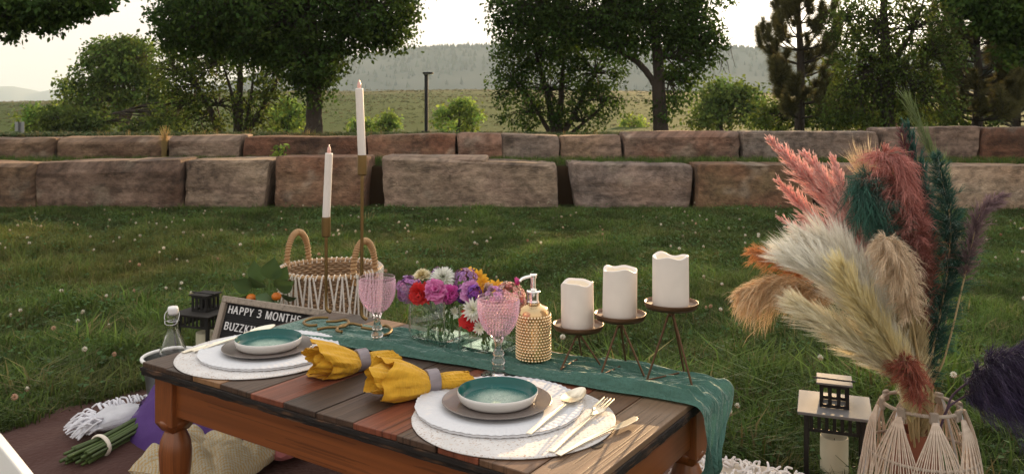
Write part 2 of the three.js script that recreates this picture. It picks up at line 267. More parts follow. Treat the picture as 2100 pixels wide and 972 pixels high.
function tree(name, label, category, o) {
  const Z = o.Z, B = at(o.base[0], o.base[1], Z); B.y = o.y0 ?? hillY(B.x, Z);
  const t = thing(name, label, category, B, 0, o.group), k = Z / F, loc = (x, y, dz = 0) => at(x, y, Z).add(new V3(0, 0, -dz)).sub(B);
  const tr = new GB(), all = [];
  for (const s of o.stems) {
    const pts = curve(s.map(([x, y, , dz]) => loc(x, y, dz ?? 0)), 22), rs = pts.map((_, i) => { const f = i / 22 * (s.length - 1), j = Math.min(s.length - 2, Math.floor(f)); return lerp(s[j][2], s[j + 1][2], f - j); });
    pts[0].y = Math.min(pts[0].y, -0.08);
    pts.forEach((p, i) => { if (i > 1) p.add(ball().multiplyScalar(rs[i] * 0.16)); });
    rs[0] *= 1.35; rs[1] *= 1.12;
    tr.tube(pts, rs, 9, WHITE); pts.forEach((p, i) => { if (i > (o.from ?? 7)) all.push([p, rs[i]]); });
  }
  put('trunk', tr.geo(), o.bark ?? BM, t);
  const br = new GB(), mats = [], cols = [], tips = [], g = o.leaf, q = new THREE.Quaternion(), dir = new V3();
  for (const [x, y, rx, ry, n, dz = 0, rz] of o.blobs) {
    const c = loc(x, y, dz), R = new V3(rx * k, ry * k, rz ?? Math.max(rx, ry) * k * 0.8);
    let best = all[0], bd = 1e9; for (const a of all) { const d = a[0].distanceTo(c) + (a[0].y > c.y ? 0.6 * (a[0].y - c.y) : 0); if (d < bd) { bd = d; best = a; } }
    const m1 = best[0].clone().lerp(c, 0.5).add(new V3(0, 0.12 * bd, 0)), limb = curve([best[0], m1, c], 8), r0 = Math.min(best[1] * 0.6, 0.012 * bd + 0.012);
    br.tube(limb, limb.map((_, i) => lerp(r0, r0 * 0.35, i / 8)), 6, WHITE);
    const per = o.per ?? 26, sig = (o.sig ?? 0.13), nc = Math.max(3, Math.round(n * (o.dens ?? 1) / per));
    for (let j = 0; j < nc; j++) {
      const d = ball(); d.multiplyScalar(lerp(1, 1 / Math.max(0.25, d.length()), 0.35)); const e = c.clone().add(d.multiply(R)), s = limb[3 + Math.floor(rnd() * 5)];
      if (j % 3 < 2) br.tube(curve([s, s.clone().lerp(e, 0.55).add(ball().multiplyScalar(0.1 * R.x)).add(new V3(0, 0.06, 0)), e], 5), [0.011, 0.009, 0.008, 0.006, 0.005, 0.003].map((w) => w * (o.twig ?? 1) * Math.min(2, Z / 11)), 4, WHITE);
      const shade = rr(0.45, 1.6) * (o.shade ?? 1), m = Math.round(per * rr(0.5, 1.5)), hue = rr(-0.12, 0.16);
      for (let l = 0; l < m; l++) {
        const p = e.clone().add(new V3(gs() * sig * 0.95, gs() * sig * 0.75, gs() * sig * 0.95)); dir.copy(ball()).add(new V3(0, -0.45, 0)).normalize();
        q.copy(quatTo(dir, rr(0, 6.3))); mats.push(M4(p, q, g * rr(0.65, 1.25))); const w = shade * rr(0.8, 1.2); cols.push(C(w * (1 + hue), w, w * (1 - hue)));
      }
    }
  }
  put('branch', br.geo(), o.bark ?? BM, t);
  instanced('crown', leafG, o.mat ?? LM.pear, mats, cols, t);
  return t;
}
const avenue = 'dark leafy trees along the top of the upper wall';
tree('deciduous_tree', 'large dark tree with a thick straight trunk behind the two taper candles', 'tree', { Z: 10.9, base: [642, 282], stems: [[[642, 285, 0.115], [643, 200, 0.1], [640, 110, 0.09], [636, 10, 0.06], [632, -150, 0.025]], [[641, 150, 0.05], [590, 90, 0.045], [520, 20, 0.03], [470, -60, 0.012]], [[643, 140, 0.05], [700, 80, 0.042], [780, 20, 0.03], [830, -50, 0.012]]], leaf: 0.06, sig: 0.15, dens: 1.35, per: 20,
  blobs: [[455, 25, 135, 75, 5200, 0, 0.9], [400, 70, 80, 45, 1300], [600, 30, 150, 95, 6000, 0, 1.1], [545, 90, 90, 45, 1700], [765, 15, 90, 75, 3600, 0, 0.8], [800, 60, 55, 40, 900], [730, 75, 50, 40, 800], [640, 120, 70, 55, 1900, -0.15, 0.5], [645, 175, 40, 55, 620, -0.1, 0.25], [670, 150, 30, 50, 420], [620, -110, 250, 110, 8500, 0, 1.3], [360, -60, 90, 70, 1500], [850, -60, 60, 60, 1200], [345, 10, 40, 50, 420], [500, 60, 140, 55, 2200, 0.4, 0.6]] });
tree('deciduous_tree', 'dark tree with a forked trunk and drooping right side, between lamp post and pine', 'tree', { Z: 12.2, base: [1357, 275], stems: [[[1357, 278, 0.1], [1354, 190, 0.088], [1348, 110, 0.08], [1335, 20, 0.055], [1320, -150, 0.02]], [[1350, 185, 0.05], [1322, 142, 0.048], [1285, 112, 0.042], [1220, 85, 0.03], [1120, 50, 0.014]], [[1352, 130, 0.04], [1390, 70, 0.035], [1430, 10, 0.02]]], leaf: 0.062, sig: 0.15, dens: 1.35, per: 20,
  blobs: [[1085, 15, 80, 50, 2400], [1050, 60, 40, 35, 500], [1150, 60, 80, 45, 1700], [1220, 30, 110, 60, 3600], [1320, 40, 90, 60, 3200], [1415, 40, 65, 60, 2000], [1440, 90, 45, 45, 620], [1395, 120, 50, 50, 900], [1385, 185, 32, 50, 500], [1365, 225, 25, 35, 190], [1270, 100, 60, 28, 700], [1240, -110, 240, 100, 8000, 0, 1.5], [1460, -40, 60, 60, 1100]] });
tree('deciduous_tree', 'bushy round multi-stemmed tree left of the forked trunk, over the middle of the wall', 'tree', { Z: 13.4, base: [1142, 282], stems: [[[1140, 290, 0.07], [1130, 230, 0.055], [1110, 150, 0.035], [1090, 70, 0.012]], [[1146, 290, 0.06], [1150, 210, 0.05], [1155, 130, 0.03], [1160, 60, 0.012]], [[1150, 285, 0.055], [1185, 220, 0.045], [1215, 160, 0.03], [1240, 110, 0.01]], [[1136, 288, 0.045], [1100, 225, 0.03], [1060, 160, 0.012]], [[1155, 288, 0.04], [1200, 250, 0.025], [1250, 205, 0.01]]], leaf: 0.058, sig: 0.13, dens: 1.4, twig: 0.8,
  per: 18, blobs: [[1060, 105, 55, 50, 900], [1120, 110, 80, 60, 1300], [1048, 175, 46, 50, 640], [1130, 185, 90, 60, 1000], [1220, 150, 60, 55, 800], [1230, 205, 55, 45, 640], [1085, 235, 65, 32, 560], [1190, 245, 60, 28, 440], [1170, 90, 70, 50, 800]] });
tree('deciduous_tree', 'open tree with many spreading stems just left of the thick straight trunk', 'tree', { Z: 13.6, base: [478, 280], stems: [[[452, 285, 0.06], [430, 225, 0.05], [402, 175, 0.035], [370, 120, 0.014]], [[486, 288, 0.075], [490, 200, 0.06], [492, 130, 0.04], [490, 60, 0.015]], [[500, 285, 0.05], [530, 230, 0.04], [560, 180, 0.028], [580, 120, 0.01]], [[484, 285, 0.04], [476, 200, 0.03], [455, 130, 0.012]], [[498, 285, 0.04], [512, 210, 0.03], [520, 140, 0.012]]], leaf: 0.06, sig: 0.13, dens: 1.4,
  mat: LM.ash, per: 16, blobs: [[395, 175, 60, 55, 620], [360, 215, 45, 45, 520], [440, 130, 70, 50, 800], [500, 120, 60, 50, 640], [562, 150, 38, 45, 420], [548, 205, 40, 40, 330], [450, 215, 60, 45, 420], [410, 255, 55, 20, 300], [510, 220, 45, 45, 260], [350, 150, 50, 50, 600], [385, 105, 55, 40, 600], [535, 258, 40, 18, 200]] });
tree('deciduous_tree', 'rounded mid-green tree with a short forked trunk, left side against the sky', 'tree', { Z: 21, base: [250, 274], stems: [[[250, 282, 0.13], [250, 255, 0.12], [238, 220, 0.08], [215, 165, 0.03]], [[250, 262, 0.09], [268, 225, 0.07], [280, 160, 0.025]], [[250, 258, 0.07], [252, 200, 0.05], [245, 120, 0.02]]], leaf: 0.1, sig: 0.17, per: 20, mat: LM.mid, twig: 0.8, bark: BMl,
  blobs: [[235, 120, 72, 42, 2300], [200, 160, 48, 42, 1300], [280, 130, 62, 48, 1700], [215, 205, 60, 35, 1300], [300, 190, 50, 40, 1200], [165, 215, 38, 40, 900], [140, 240, 42, 26, 800], [250, 170, 60, 45, 1400], [330, 225, 40, 38, 900], [180, 250, 45, 20, 500], [265, 92, 45, 18, 500], [205, 105, 40, 25, 500]] });
tree('slender_sapling', 'thin sapling rising above the shrubs at the far left against the sky', 'sapling', { Z: 23, base: [128, 262], stems: [[[128, 268, 0.05], [130, 220, 0.04], [136, 155, 0.012]]], leaf: 0.11, sig: 0.2, mat: LM.mid, blobs: [[138, 170, 18, 20, 240], [128, 195, 14, 18, 150], [150, 178, 12, 14, 90]] });
tree('deciduous_tree', 'tall dense tree hiding the low sun, right of the pine', 'tree', { Z: 13, base: [1822, 268], stems: [[[1822, 276, 0.11], [1820, 180, 0.09], [1816, 80, 0.07], [1812, -60, 0.04], [1810, -200, 0.015]], [[1819, 160, 0.045], [1770, 90, 0.03], [1730, 20, 0.012]], [[1819, 140, 0.045], [1870, 70, 0.03], [1900, -10, 0.012]]], leaf: 0.058, sig: 0.16, dens: 1.35, mat: LM.ash,
  blobs: [[1742, 40, 40, 60, 750], [1795, 60, 70, 80, 1400], [1870, 60, 80, 80, 1500], [1770, 150, 75, 60, 1500], [1850, 160, 80, 70, 1700], [1735, 210, 50, 45, 900], [1800, 220, 60, 40, 900], [1900, 215, 70, 45, 1200], [1930, 120, 55, 60, 1000], [1745, 245, 55, 22, 600], [1850, -100, 90, 70, 1500], [1920, -30, 80, 70, 1200]] });
tree('deciduous_tree', 'leafy tree whose branches hang into the top right corner', 'tree', { Z: 9.2, base: [2330, 300], y0: 0.42, stems: [[[2330, 320, 0.13], [2325, 200, 0.11], [2310, 80, 0.09], [2300, -100, 0.04]], [[2318, 130, 0.06], [2220, 60, 0.045], [2120, 30, 0.03], [2020, 15, 0.01]]], leaf: 0.06, sig: 0.12, dens: 1.4,
  blobs: [[2060, 25, 65, 50, 2100], [2100, 85, 40, 40, 600], [2140, 20, 90, 70, 2600], [1990, -10, 45, 40, 700], [2240, 20, 110, 100, 4000], [2200, -120, 200, 110, 5000], [2080, 115, 20, 35, 130], [2250, 140, 60, 50, 800]] });
tree('deciduous_tree', 'near tree whose leafy bough hangs into the top left corner', 'tree', { Z: 7.4, base: [-420, 330], y0: 0, stems: [[[-420, 460, 0.14], [-418, 250, 0.12], [-410, 60, 0.09], [-400, -200, 0.04]], [[-414, 120, 0.07], [-250, 20, 0.05], [-60, 10, 0.03], [120, 18, 0.012]]], leaf: 0.052, sig: 0.075, per: 18, dens: 1.3,
  blobs: [[45, 22, 62, 36, 1500, 0, 0.35], [120, 10, 62, 32, 1300, 0, 0.3], [195, -5, 36, 22, 360, 0, 0.2], [15, 62, 34, 22, 360, 0, 0.25], [90, 45, 40, 18, 320, 0, 0.2], [-90, 10, 90, 60, 1800], [-250, 0, 120, 80, 2500], [-200, -160, 250, 100, 5000], [60, -60, 130, 50, 1900]] });
tree('deciduous_tree', 'small mid-green tree left of the pine, at the foot of the hill', 'tree', { Z: 24, base: [1478, 262], stems: [[[1478, 270, 0.1], [1476, 230, 0.07], [1478, 185, 0.02]]], leaf: 0.13, sig: 0.28, mat: LM.mid, blobs: [[1480, 190, 42, 26, 900], [1455, 222, 34, 30, 700], [1500, 225, 40, 32, 800], [1535, 200, 30, 30, 500], [1440, 245, 22, 18, 260], [1560, 235, 40, 30, 700]] });
const sap = 'bright green young trees in the meadow behind the wall';
for (const [label, x, yb, yt, w, n, Z] of [['bright round young tree just right of the black lamp post', 940, 275, 200, 48, 1500, 24], ['bright low twin-crowned young tree just left of the black lamp post', 795, 276, 228, 28, 640, 26], ['small bright sapling between the bushy tree and the forked trunk', 1299, 272, 236, 23, 420, 30], ['bright bush at the far left, beside the grey sign back', 70, 275, 215, 36, 800, 22], ['pale green bush lit from behind, left of the taller taper candle', 738, 276, 240, 26, 420, 26], ['sunlit bush filling the gap left of the thick straight trunk', 590, 276, 205, 40, 1000, 20]]) {
  const m = (yb + yt) / 2;
  tree('young_tree', label, 'young tree', { Z, base: [x, yb - 4], stems: [[[x, yb, 0.05], [x + 2, m, 0.03], [x, yt + 6, 0.008]], [[x, yb, 0.035], [x - w * 0.4, m, 0.02], [x - w * 0.5, m - 12, 0.006]]], from: 3, leaf: 0.12, sig: 0.2, mat: LM.bright, twig: 0.6, group: sap,
    blobs: [[x, m - (m - yt) * 0.45, w * 0.55, (m - yt) * 0.5, n * 0.35], [x - w * 0.55, m + 4, w * 0.4, (m - yt) * 0.65, n * 0.25], [x + w * 0.55, m, w * 0.42, (m - yt) * 0.7, n * 0.25], [x, yb - 14, w * 0.9, 14, n * 0.25]] });
}
tree('small_shrub', 'shrubs massed under the rounded tree at the far left', 'shrub', { Z: 19, base: [160, 274], stems: [[[160, 280, 0.03], [158, 255, 0.01]], [[158, 278, 0.03], [130, 262, 0.02], [118, 250, 0.01]]], from: 2, leaf: 0.1, sig: 0.2, mat: LM.ash, blobs: [[120, 245, 34, 30, 900], [165, 252, 40, 24, 900], [215, 258, 30, 16, 400], [300, 258, 40, 18, 500], [345, 240, 40, 32, 800]] });
tree('small_shrub', 'shrubs massed below the dense tree and the pine on the right', 'shrub', { Z: 16.5, base: [1740, 270], stems: [[[1740, 276, 0.03], [1742, 240, 0.01]], [[1742, 274, 0.03], [1800, 255, 0.02], [1882, 240, 0.01]]], from: 2, leaf: 0.09, sig: 0.2, mat: LM.ash, blobs: [[1590, 240, 50, 30, 1000], [1690, 225, 60, 45, 1500], [1770, 240, 60, 32, 1200], [1880, 235, 70, 36, 1500], [1990, 235, 60, 36, 1100], [1700, 160, 40, 40, 600]] });
tree('small_seedling', 'small bright-leaved seedling growing between the two walls', 'seedling', { Z: 9.15, base: [570, 322], y0: 0.44, stems: [[[570, 326, 0.006], [570, 305, 0.004], [568, 292, 0.002]], [[570, 324, 0.005], [580, 310, 0.002]]], from: 2, leaf: 0.07, sig: 0.05, per: 8, twig: 0.3, mat: LM.bright, blobs: [[568, 302, 12, 8, 22], [575, 314, 12, 6, 18], [560, 312, 7, 5, 8]] });
// pines: whorls of up-curving boughs set with needle tufts
const needleG = (() => { const b = new GB(); for (let k = 0; k < 16; k++) { const d = ball().multiplyScalar(0.8).add(new V3(0, 0.75, 0)).normalize(), s = new V3().crossVectors(d, ball()).normalize(); b.strip([new V3(0, 0, 0), d.clone().multiplyScalar(rr(0.7, 1.1))], [0.035, 0], s, WHITE); } const g = b.geo(); return g; })();
const needleMat = phys(C(0.15, 0.14, 0.055), 0.8, { specularIntensity: 0.2, transmission: 0.4, thickness: 0 }), spruceMat = phys(C(0.07, 0.1, 0.085), 0.8, { transmission: 0.1, thickness: 0 });
function pine(name, label, Z, x, yb, yt, w, mat, nW, dens, tuft) {
  const B = at(x, yb, Z); B.y = hillY(B.x, Z); const t = thing(name, label, 'pine tree', B), H = at(x, yt, Z).y - B.y, R = w / F * Z, tr = new GB(), br = new GB(), mats = [], cols = [];
  tr.tube(curve([[0, -0.1, 0], [0.03, H * 0.4, 0], [-0.03, H * 0.75, 0], [-0.05, H, 0]], 14), [...Array(15)].map((_, i) => lerp(0.1, 0.012, i / 14)), 8, WHITE); put('trunk', tr.geo(), BM, t);
  for (let k = 0; k < nW; k++) {
    const f = k / nW, y = H * lerp(0.1, 0.985, f), L = R * (f < 0.35 ? lerp(0.9, 1.05, f / 0.35) : lerp(1.05, 0.3, (f - 0.35) / 0.65)), n = 5 + (k & 1);
    for (let j = 0; j < n; j++) {
      const a = rr(0, 6.28), l = L * rr(0.65, 1.15), up = lerp(0.25, 0.95, f) + rr(-0.1, 0.15), ex = new V3(Math.cos(a), 0, Math.sin(a));
      const pts = curve([new V3(0, y, 0), ex.clone().multiplyScalar(l * 0.5).add(new V3(0, y + l * up * 0.25, 0)), ex.clone().multiplyScalar(l * 0.9).add(new V3(0, y + l * up * 0.75, 0)), ex.clone().multiplyScalar(l).add(new V3(0, y + l * (up + 0.25), 0))], 10);
      br.tube(pts, pts.map((_, i) => lerp(0.02, 0.006, i / 10)), 4, WHITE);
      const sub = [pts]; for (let s = 4; s < 10; s += 2) { const d = pts[s].clone().sub(pts[s - 1]).normalize(), sd = new V3(-d.z, 0.35, d.x).multiplyScalar(rnd() < 0.5 ? -1 : 1); if (sd.y < 0) sd.y *= -1; const e = pts[s].clone().addScaledVector(d, l * 0.2).addScaledVector(sd, l * 0.26 * rr(0.6, 1.2)); sub.push(curve([pts[s], pts[s].clone().lerp(e, 0.5), e.add(new V3(0, l * 0.1, 0))], 8)); br.tube(sub[sub.length - 1], 0.006, 3, WHITE); }
      for (const c of sub) for (let i = 0; i < dens; i++) { const u = lerp(c === pts ? 0.5 : 0.35, 1, rnd()) * (c.length - 1), i0 = Math.min(c.length - 2, Math.floor(u)), p = c[i0].clone().lerp(c[i0 + 1], u - i0), d = c[i0 + 1].clone().sub(c[i0]).normalize().addScaledVector(ball(), 0.6).normalize(); mats.push(M4(p, quatTo(d, rr(0, 6)), tuft * rr(0.7, 1.2))); cols.push(C(1, 1, 1).multiplyScalar(rr(0.55, 1.35))); }
    }
  }
  put('branch', br.geo(), BM, t); instanced('crown', needleG, mat, mats, cols, t);
}
pine('pine_tree', 'tall pine with up-swept needle boughs at the right, its top against the bright sky', 15, 1640, 265, -95, 80, needleMat, 12, 24, 0.145);
pine('pine_tree', 'pine with long needle boughs at the right edge, under the overhanging leaves', 14.4, 2005, 262, -30, 92, needleMat, 16, 15, 0.16);
pine('pine_tree', 'bluish spruce at the far right edge behind the pine boughs', 18, 2085, 262, 60, 85, spruceMat, 18, 18, 0.15);
{ // bare hanging twigs
  const B = at(1460, 60, 12.1), t = new GB(), P = (x, y) => at(x, y, 12.1);
  const main = [[[1440, 20], [1462, 70], [1470, 115], [1490, 150]], [[1455, 60], [1495, 80], [1500, 110], [1508, 138]], [[1464, 90], [1456, 115], [1458, 145]], [[1470, 110], [1480, 125], [1478, 150]], [[1495, 82], [1515, 68]], [[1466, 100], [1490, 122], [1495, 150]]];
  for (const m of main) t.tube(curve(m.map(([x, y]) => P(x, y).add(new V3(0, 0, rr(-0.05, 0.05)))), 8), [...Array(9)].map((_, i) => lerp(0.007, 0.003, i / 8)), 4, WHITE);
  for (let k = 0; k < 16; k++) { const a = P(rr(1458, 1500), rr(80, 140)); t.tube([a, a.clone().add(new V3(rr(-0.08, 0.1), rr(-0.16, -0.03), 0))], [0.003, 0.0015], 3, WHITE); }
  tag(put('dead_branch', t.geo(), BM), 'bare dead twigs hanging at the right side of the forked dark tree', 'branch');
}
// ---------------------------------------------------------------- lamp post and sign
{
  const Z = 24, p = at(874, 275, Z); p.y = hillY(p.x, Z) - 0.1; const H = at(874, 152, Z).y - p.y, m = std(C(0.008, 0.008, 0.009), 0.85);
  const t = thing('street_lamp', 'thin black lamp post with a flat head behind the wall', 'lamp post', p);
  put('pole', box(0.1, H, 0.1, 0, H / 2, 0, 0.015), m, t); put('base', box(0.26, 0.2, 0.26, 0, 0.1, 0, 0.02), m, t);
  const h = put('lamp_head', [box(0.3, 0.055, 0.26, 0.05, H + 0.03, 0, 0.02), box(0.1, 0.09, 0.12, -0.02, H, 0, 0.015)], m, t); put('lens', box(0.22, 0.012, 0.2, 0.07, H - 0.002, 0), std(C(0.5, 0.5, 0.45), 0.4), h);
  const Zs = 17, s = at(38, 282, Zs); s.y = hillY(s.x, Zs); const sg = thing('road_sign', 'back of a small grey metal sign on a post at the left edge', 'sign', s, 0.15);
  const hs = at(38, 250, Zs).y - s.y; put('sign_panel', new RoundedBoxGeometry(0.18, 0.34, 0.006, 2, 0.003).translate(0, hs - 0.17, 0), std(C(0.3, 0.31, 0.32), 0.6, { metalness: 0.3 }), sg); put('post', box(0.035, hs + 0.1, 0.03, 0, hs / 2 - 0.05, 0.02), std(C(0.08, 0.08, 0.08), 0.7), sg);
}
// ---------------------------------------------------------------- grass
const tuftG = (n, w, spread, seg = 2) => { const b = new GB(); for (let k = 0; k < n; k++) { const a = rr(0, 6.28), o = new V3(Math.cos(a), 0, Math.sin(a)), l = rr(0.55, 1), r = rr(0, 0.35) * spread, le = rr(0.15, 0.75) * spread, root = new V3(rr(-1, 1), 0, rr(-1, 1)).multiplyScalar(0.3 * spread), s = new V3(-o.z, 0, o.x); const c = rr(0.7, 1.2); b.strip([root, root.clone().addScaledVector(o, le * 0.25).add(new V3(0, l * 0.6, 0)), root.clone().addScaledVector(o, le * 0.8 + r).add(new V3(0, l * (1 - 0.25 * le), 0))], [w, w * 0.75, 0], s, C(c * 0.8, c * 0.8, c * 0.7), C(c, c, c * 0.85)); } return b.geo(); };
const grassMat = phys(WHITE, 0.8, { vertexColors: true, transmission: 0.32, thickness: 0, specularIntensity: 0.35 });
const CX = 0.11, CZ = 1.261, TU = (u, w, y = 0) => new V3(CX - 0.8322 * u + 0.5544 * w, y, -(CZ + 0.5544 * u + 0.8322 * w));
const toUW = (x, Z) => { const a = x - CX, b = Z - CZ; return [-0.8322 * a + 0.5544 * b, 0.5544 * a + 0.8322 * b]; };
const offLawn = (x, Z) => { const [u, w] = toUW(x, Z); return u > -0.13 && u < 2.04 && w > -1.4 && w < 1.1; };
{
  const mats = [], cols = [], leaf = [], leafC = [];
  const green = () => { const m = rnd(); return m < 0.1 ? C(0.26, 0.22, 0.1).multiplyScalar(rr(0.5, 1)) : C(lerp(0.06, 0.145, m), lerp(0.13, 0.205, m), lerp(0.024, 0.042, m)).multiplyScalar(rr(0.6, 1.1)); };
  for (let k = 0; k < 165000; k++) {
    const Z = 1.5 + 7.0 * Math.pow(rnd(), 0.62), x = rr(-1, 1) * (0.67 * Z + 0.35); if (offLawn(x, Z) || Z > 8.34) continue;
    const cl = 0.5 + 1.5 * fbm(x * 1.6, Z * 1.6, 9, 3), near = sstep(4.5, 2.4, Z), h = lerp(0.05, 0.085, near) * rr(0.7, 1.3) * clamp(0.6 + cl * 0.8, 0.45, 1.9) * (Z > 8.1 ? 0.8 : 1) * (rnd() < 0.04 ? 1.7 : 1);
    mats.push(M4(new V3(x, -0.004, -Z), new THREE.Quaternion().setFromAxisAngle(QY, rr(0, 6.28)), new V3(h * 1.1, h, h * 1.1))); const dry = sstep(0.02, 0.35, fbm(x * 0.5 + 3, Z * 0.7, 12, 3)); const meadow = sstep(1.3, 2.6, -x) * sstep(4.1, 5.0, Z) * sstep(7.2, 6.0, Z); if (meadow > 0 && rnd() < 0.5) mats[mats.length - 1].scale(new V3(1.1, 1 + 0.55 * meadow, 1.1)); cols.push(green().multiplyScalar(clamp(0.55 + cl * 0.9, 0.5, 1.5)).lerp(C(0.22, 0.2, 0.07), Math.min(0.85, (dry * 0.55 + meadow * 0.75) * rnd())).multiplyScalar(lerp(0.82, 1.12, sstep(8.2, 5.8, Z))));  // straw at left: seed grass plus painted sunlight; darker tint near wall: painted shade
  }
  for (let k = 0; k < 4200; k++) { const x = rr(-6.5, 6.5), Z = rr(8.72, 9.6), h = rr(0.04, 0.1); mats.push(M4(new V3(x, 0.42, -Z), new THREE.Quaternion().setFromAxisAngle(QY, rr(0, 6.28)), h)); cols.push(green().multiplyScalar(1.1)); }
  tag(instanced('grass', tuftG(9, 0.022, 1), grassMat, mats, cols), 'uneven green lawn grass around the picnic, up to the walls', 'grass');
  const tre = new GB(); for (let k = 0; k < 3; k++) { const a = k * 2.094, r = 0.55, cx = Math.cos(a) * r, cz = Math.sin(a) * r, c0 = tre.v(cx, 0.02, cz, C(1, 1, 1)); let pr = -1, f = -1; for (let j = 0; j <= 7; j++) { const b = j / 7 * 6.2832, n = tre.v(cx + Math.cos(b) * 0.5, 0.12, cz + Math.sin(b) * 0.5, C(0.8, 0.85, 0.8)); if (pr >= 0) tre.i.push(c0, n, pr); else f = n; pr = n; } }
  for (let k = 0; k < 20000; k++) {
    const Z = 1.7 + 6.4 * Math.pow(rnd(), 0.75), x = rr(-1, 1) * (0.67 * Z + 0.3); if (offLawn(x, Z) || fbm(x * 1.1 + 5, Z * 1.1, 2, 3) < -0.06 + rr(-0.1, 0.1)) continue;
    leaf.push(M4(new V3(x, rr(0.03, 0.085), -Z), new THREE.Quaternion().setFromEuler(new THREE.Euler(rr(-0.6, 0.6), rr(0, 6), rr(-0.6, 0.6))), rr(0.006, 0.011))); leafC.push(C(0.07, 0.14, 0.04).multiplyScalar(rr(0.6, 1.4)));
  }
  tag(instanced('clover_leaves', tre.geo(), grassMat, leaf, leafC), 'small three-part clover leaves mixed into the lawn', 'clover');
  // clover flowers: round heads of small florets on thin stems
  const hd = new GB(); for (let k = 0; k < 46; k++) { const y = 1 - 2 * (k + 0.5) / 46, a = k * 2.39996, d = new V3(Math.sqrt(1 - y * y) * Math.cos(a), y, Math.sqrt(1 - y * y) * Math.sin(a)), s = new V3().crossVectors(d, new V3(0.3, 1, 0.1)).normalize(), up = d.clone().add(new V3(0, 0.5, 0)).normalize(), b = y < -0.35; hd.strip([d.clone().multiplyScalar(0.3), d.clone().multiplyScalar(0.7).addScaledVector(up, 0.12), d.clone().multiplyScalar(0.85).addScaledVector(up, 0.3)], [0.1, 0.17, 0.04], s, b ? C(0.42, 0.27, 0.16) : C(0.6, 0.55, 0.42), b ? C(0.5, 0.36, 0.26) : C(0.82, 0.78, 0.7)); }
  const headG = hd.geo(), stemG = tubeG([[0, 0, 0], [0.05, 0.5, 0], [0, 1, 0.03]], 0.014, 4), hm = phys(WHITE, 0.8, { vertexColors: true }), hm2 = phys(C(0.75, 0.5, 0.4), 0.8, { vertexColors: true }), sm = std(C(0.09, 0.14, 0.04), 0.8);
  let made = 0;
  for (let tries = 0; made < 170 && tries < 4000; tries++) {
    const Z = 1.95 + 5.6 * Math.pow(rnd(), 0.8), x = rr(-1, 1) * 0.64 * Z; if (offLawn(x, Z) || fbm(x * 0.9 + 2, Z * 0.9, 6, 2) < rr(-0.1, 0.14)) continue;
    const px = 1050 + x / Z * F, py = HY + HC * F / Z; if (py < 460) continue; made++;
    const h = rr(0.06, 0.13), r = rr(0.007, 0.0105), old = rnd() < 0.22, t = thing('clover_flower', old ? 'faded brownish clover flower in the lawn' : 'small white clover flower in the lawn', 'clover flower', new V3(x, 0, -Z), rr(0, 6), old ? 'faded clover flowers in the lawn' : 'white clover flowers in the lawn');
    const s = put('stem', stemG, sm, t); s.scale.set(h, h, h); const q = put('flower_head', headG, old ? hm2 : hm, t); q.scale.setScalar(r); q.position.set(0, h, 0.03 * h); q.rotation.set(rr(-0.4, 0.4), 0, rr(-0.4, 0.4));
  }
  const far = [], farC = []; for (let k = 0; k < 150; k++) { const Z = rr(5.8, 8.2), x = rr(-1, 1) * 0.66 * Z; if (fbm(x * 0.8 + 2, Z * 0.8, 6, 2) < rr(-0.3, 0.05)) continue; far.push(M4(new V3(x, rr(0.06, 0.11), -Z), new THREE.Quaternion().setFromAxisAngle(QY, rr(0, 6)), rr(0.007, 0.0105))); farC.push(C(1, 0.96, 0.86).multiplyScalar(rr(0.45, 0.85))); }
  tag(instanced('clover_flowers', headG, hm, far, farC), 'white clover heads speckling the far lawn below the lower wall', 'clover');
  // meadow and brush on the hill
  const mm = [], mc = [], bush = tuftG(16, 0.05, 1.6);
  for (let k = 0; k < 26000; k++) { const Z = 10.2 + 120 * Math.pow(rnd(), 2.1), x = rr(-1, 1) * (0.7 * Z + 2), s = Z < 22 ? rr(0.07, 0.2) : rr(0.1, 0.26) * (0.5 + Z / 130); mm.push(M4(new V3(x, hillY(x, Z) - 0.03, -Z), new THREE.Quaternion().setFromAxisAngle(QY, rr(0, 6)), new V3(s, s * 0.6, s))); const w = rnd(); mc.push((Z < 22 ? (w < 0.12 ? C(0.26, 0.2, 0.09) : C(0.07, 0.115, 0.035)) : w < 0.3 + 0.5 * sstep(85, 128, Z) ? C(0.2, 0.165, 0.085) : C(0.085, 0.11, 0.046)).multiplyScalar(rr(0.8, 1.15))); }
  tag(instanced('meadow_grass', bush, grassMat, mm, mc), 'rough meadow grass and low brush on the hillside behind the trees', 'meadow');
  const dm = [], dc = []; for (let k = 0; k < 150; k++) { const x = rr(-6.2, 6.2), h = rr(0.04, 0.12); dm.push(M4(new V3(x, 0.66, -rr(10.12, 10.5)), new THREE.Quaternion().setFromAxisAngle(QY, rr(0, 6)), new V3(h, h * 1.4, h))); dc.push((rnd() < 0.6 ? C(0.36, 0.27, 0.12) : C(0.13, 0.18, 0.06)).multiplyScalar(rr(0.6, 1.1))); }
  tag(instanced('dry_grass', tuftG(10, 0.02, 1), grassMat, dm, dc), 'straw-coloured grass stems along the top of the upper wall', 'grass');
  const gb = new GB(), B = at(335, 326, 9.5); B.y = 0.42; for (let k = 0; k < 70; k++) { const h = rr(0.2, 0.42), a = rr(0, 6.28), r = 0.03 * rnd(); gb.strip([new V3(Math.cos(a) * r, 0, Math.sin(a) * r), new V3(rr(-0.03, 0.03), h * 0.6, rr(-0.02, 0.02)), new V3(rr(-0.08, 0.06), h, rr(-0.04, 0.04))], [0.004, 0.003, 0.001], new V3(1, 0, 0.3).normalize(), C(0.28, 0.2, 0.08), C(0.45, 0.33, 0.15)); }
  const dt = thing('grass_tuft', 'golden dry grass tuft standing in a gap of the upper wall at left', 'grass tuft', B); put('blade', gb.geo(), grassMat, dt).userData.kind = 'stuff';
}

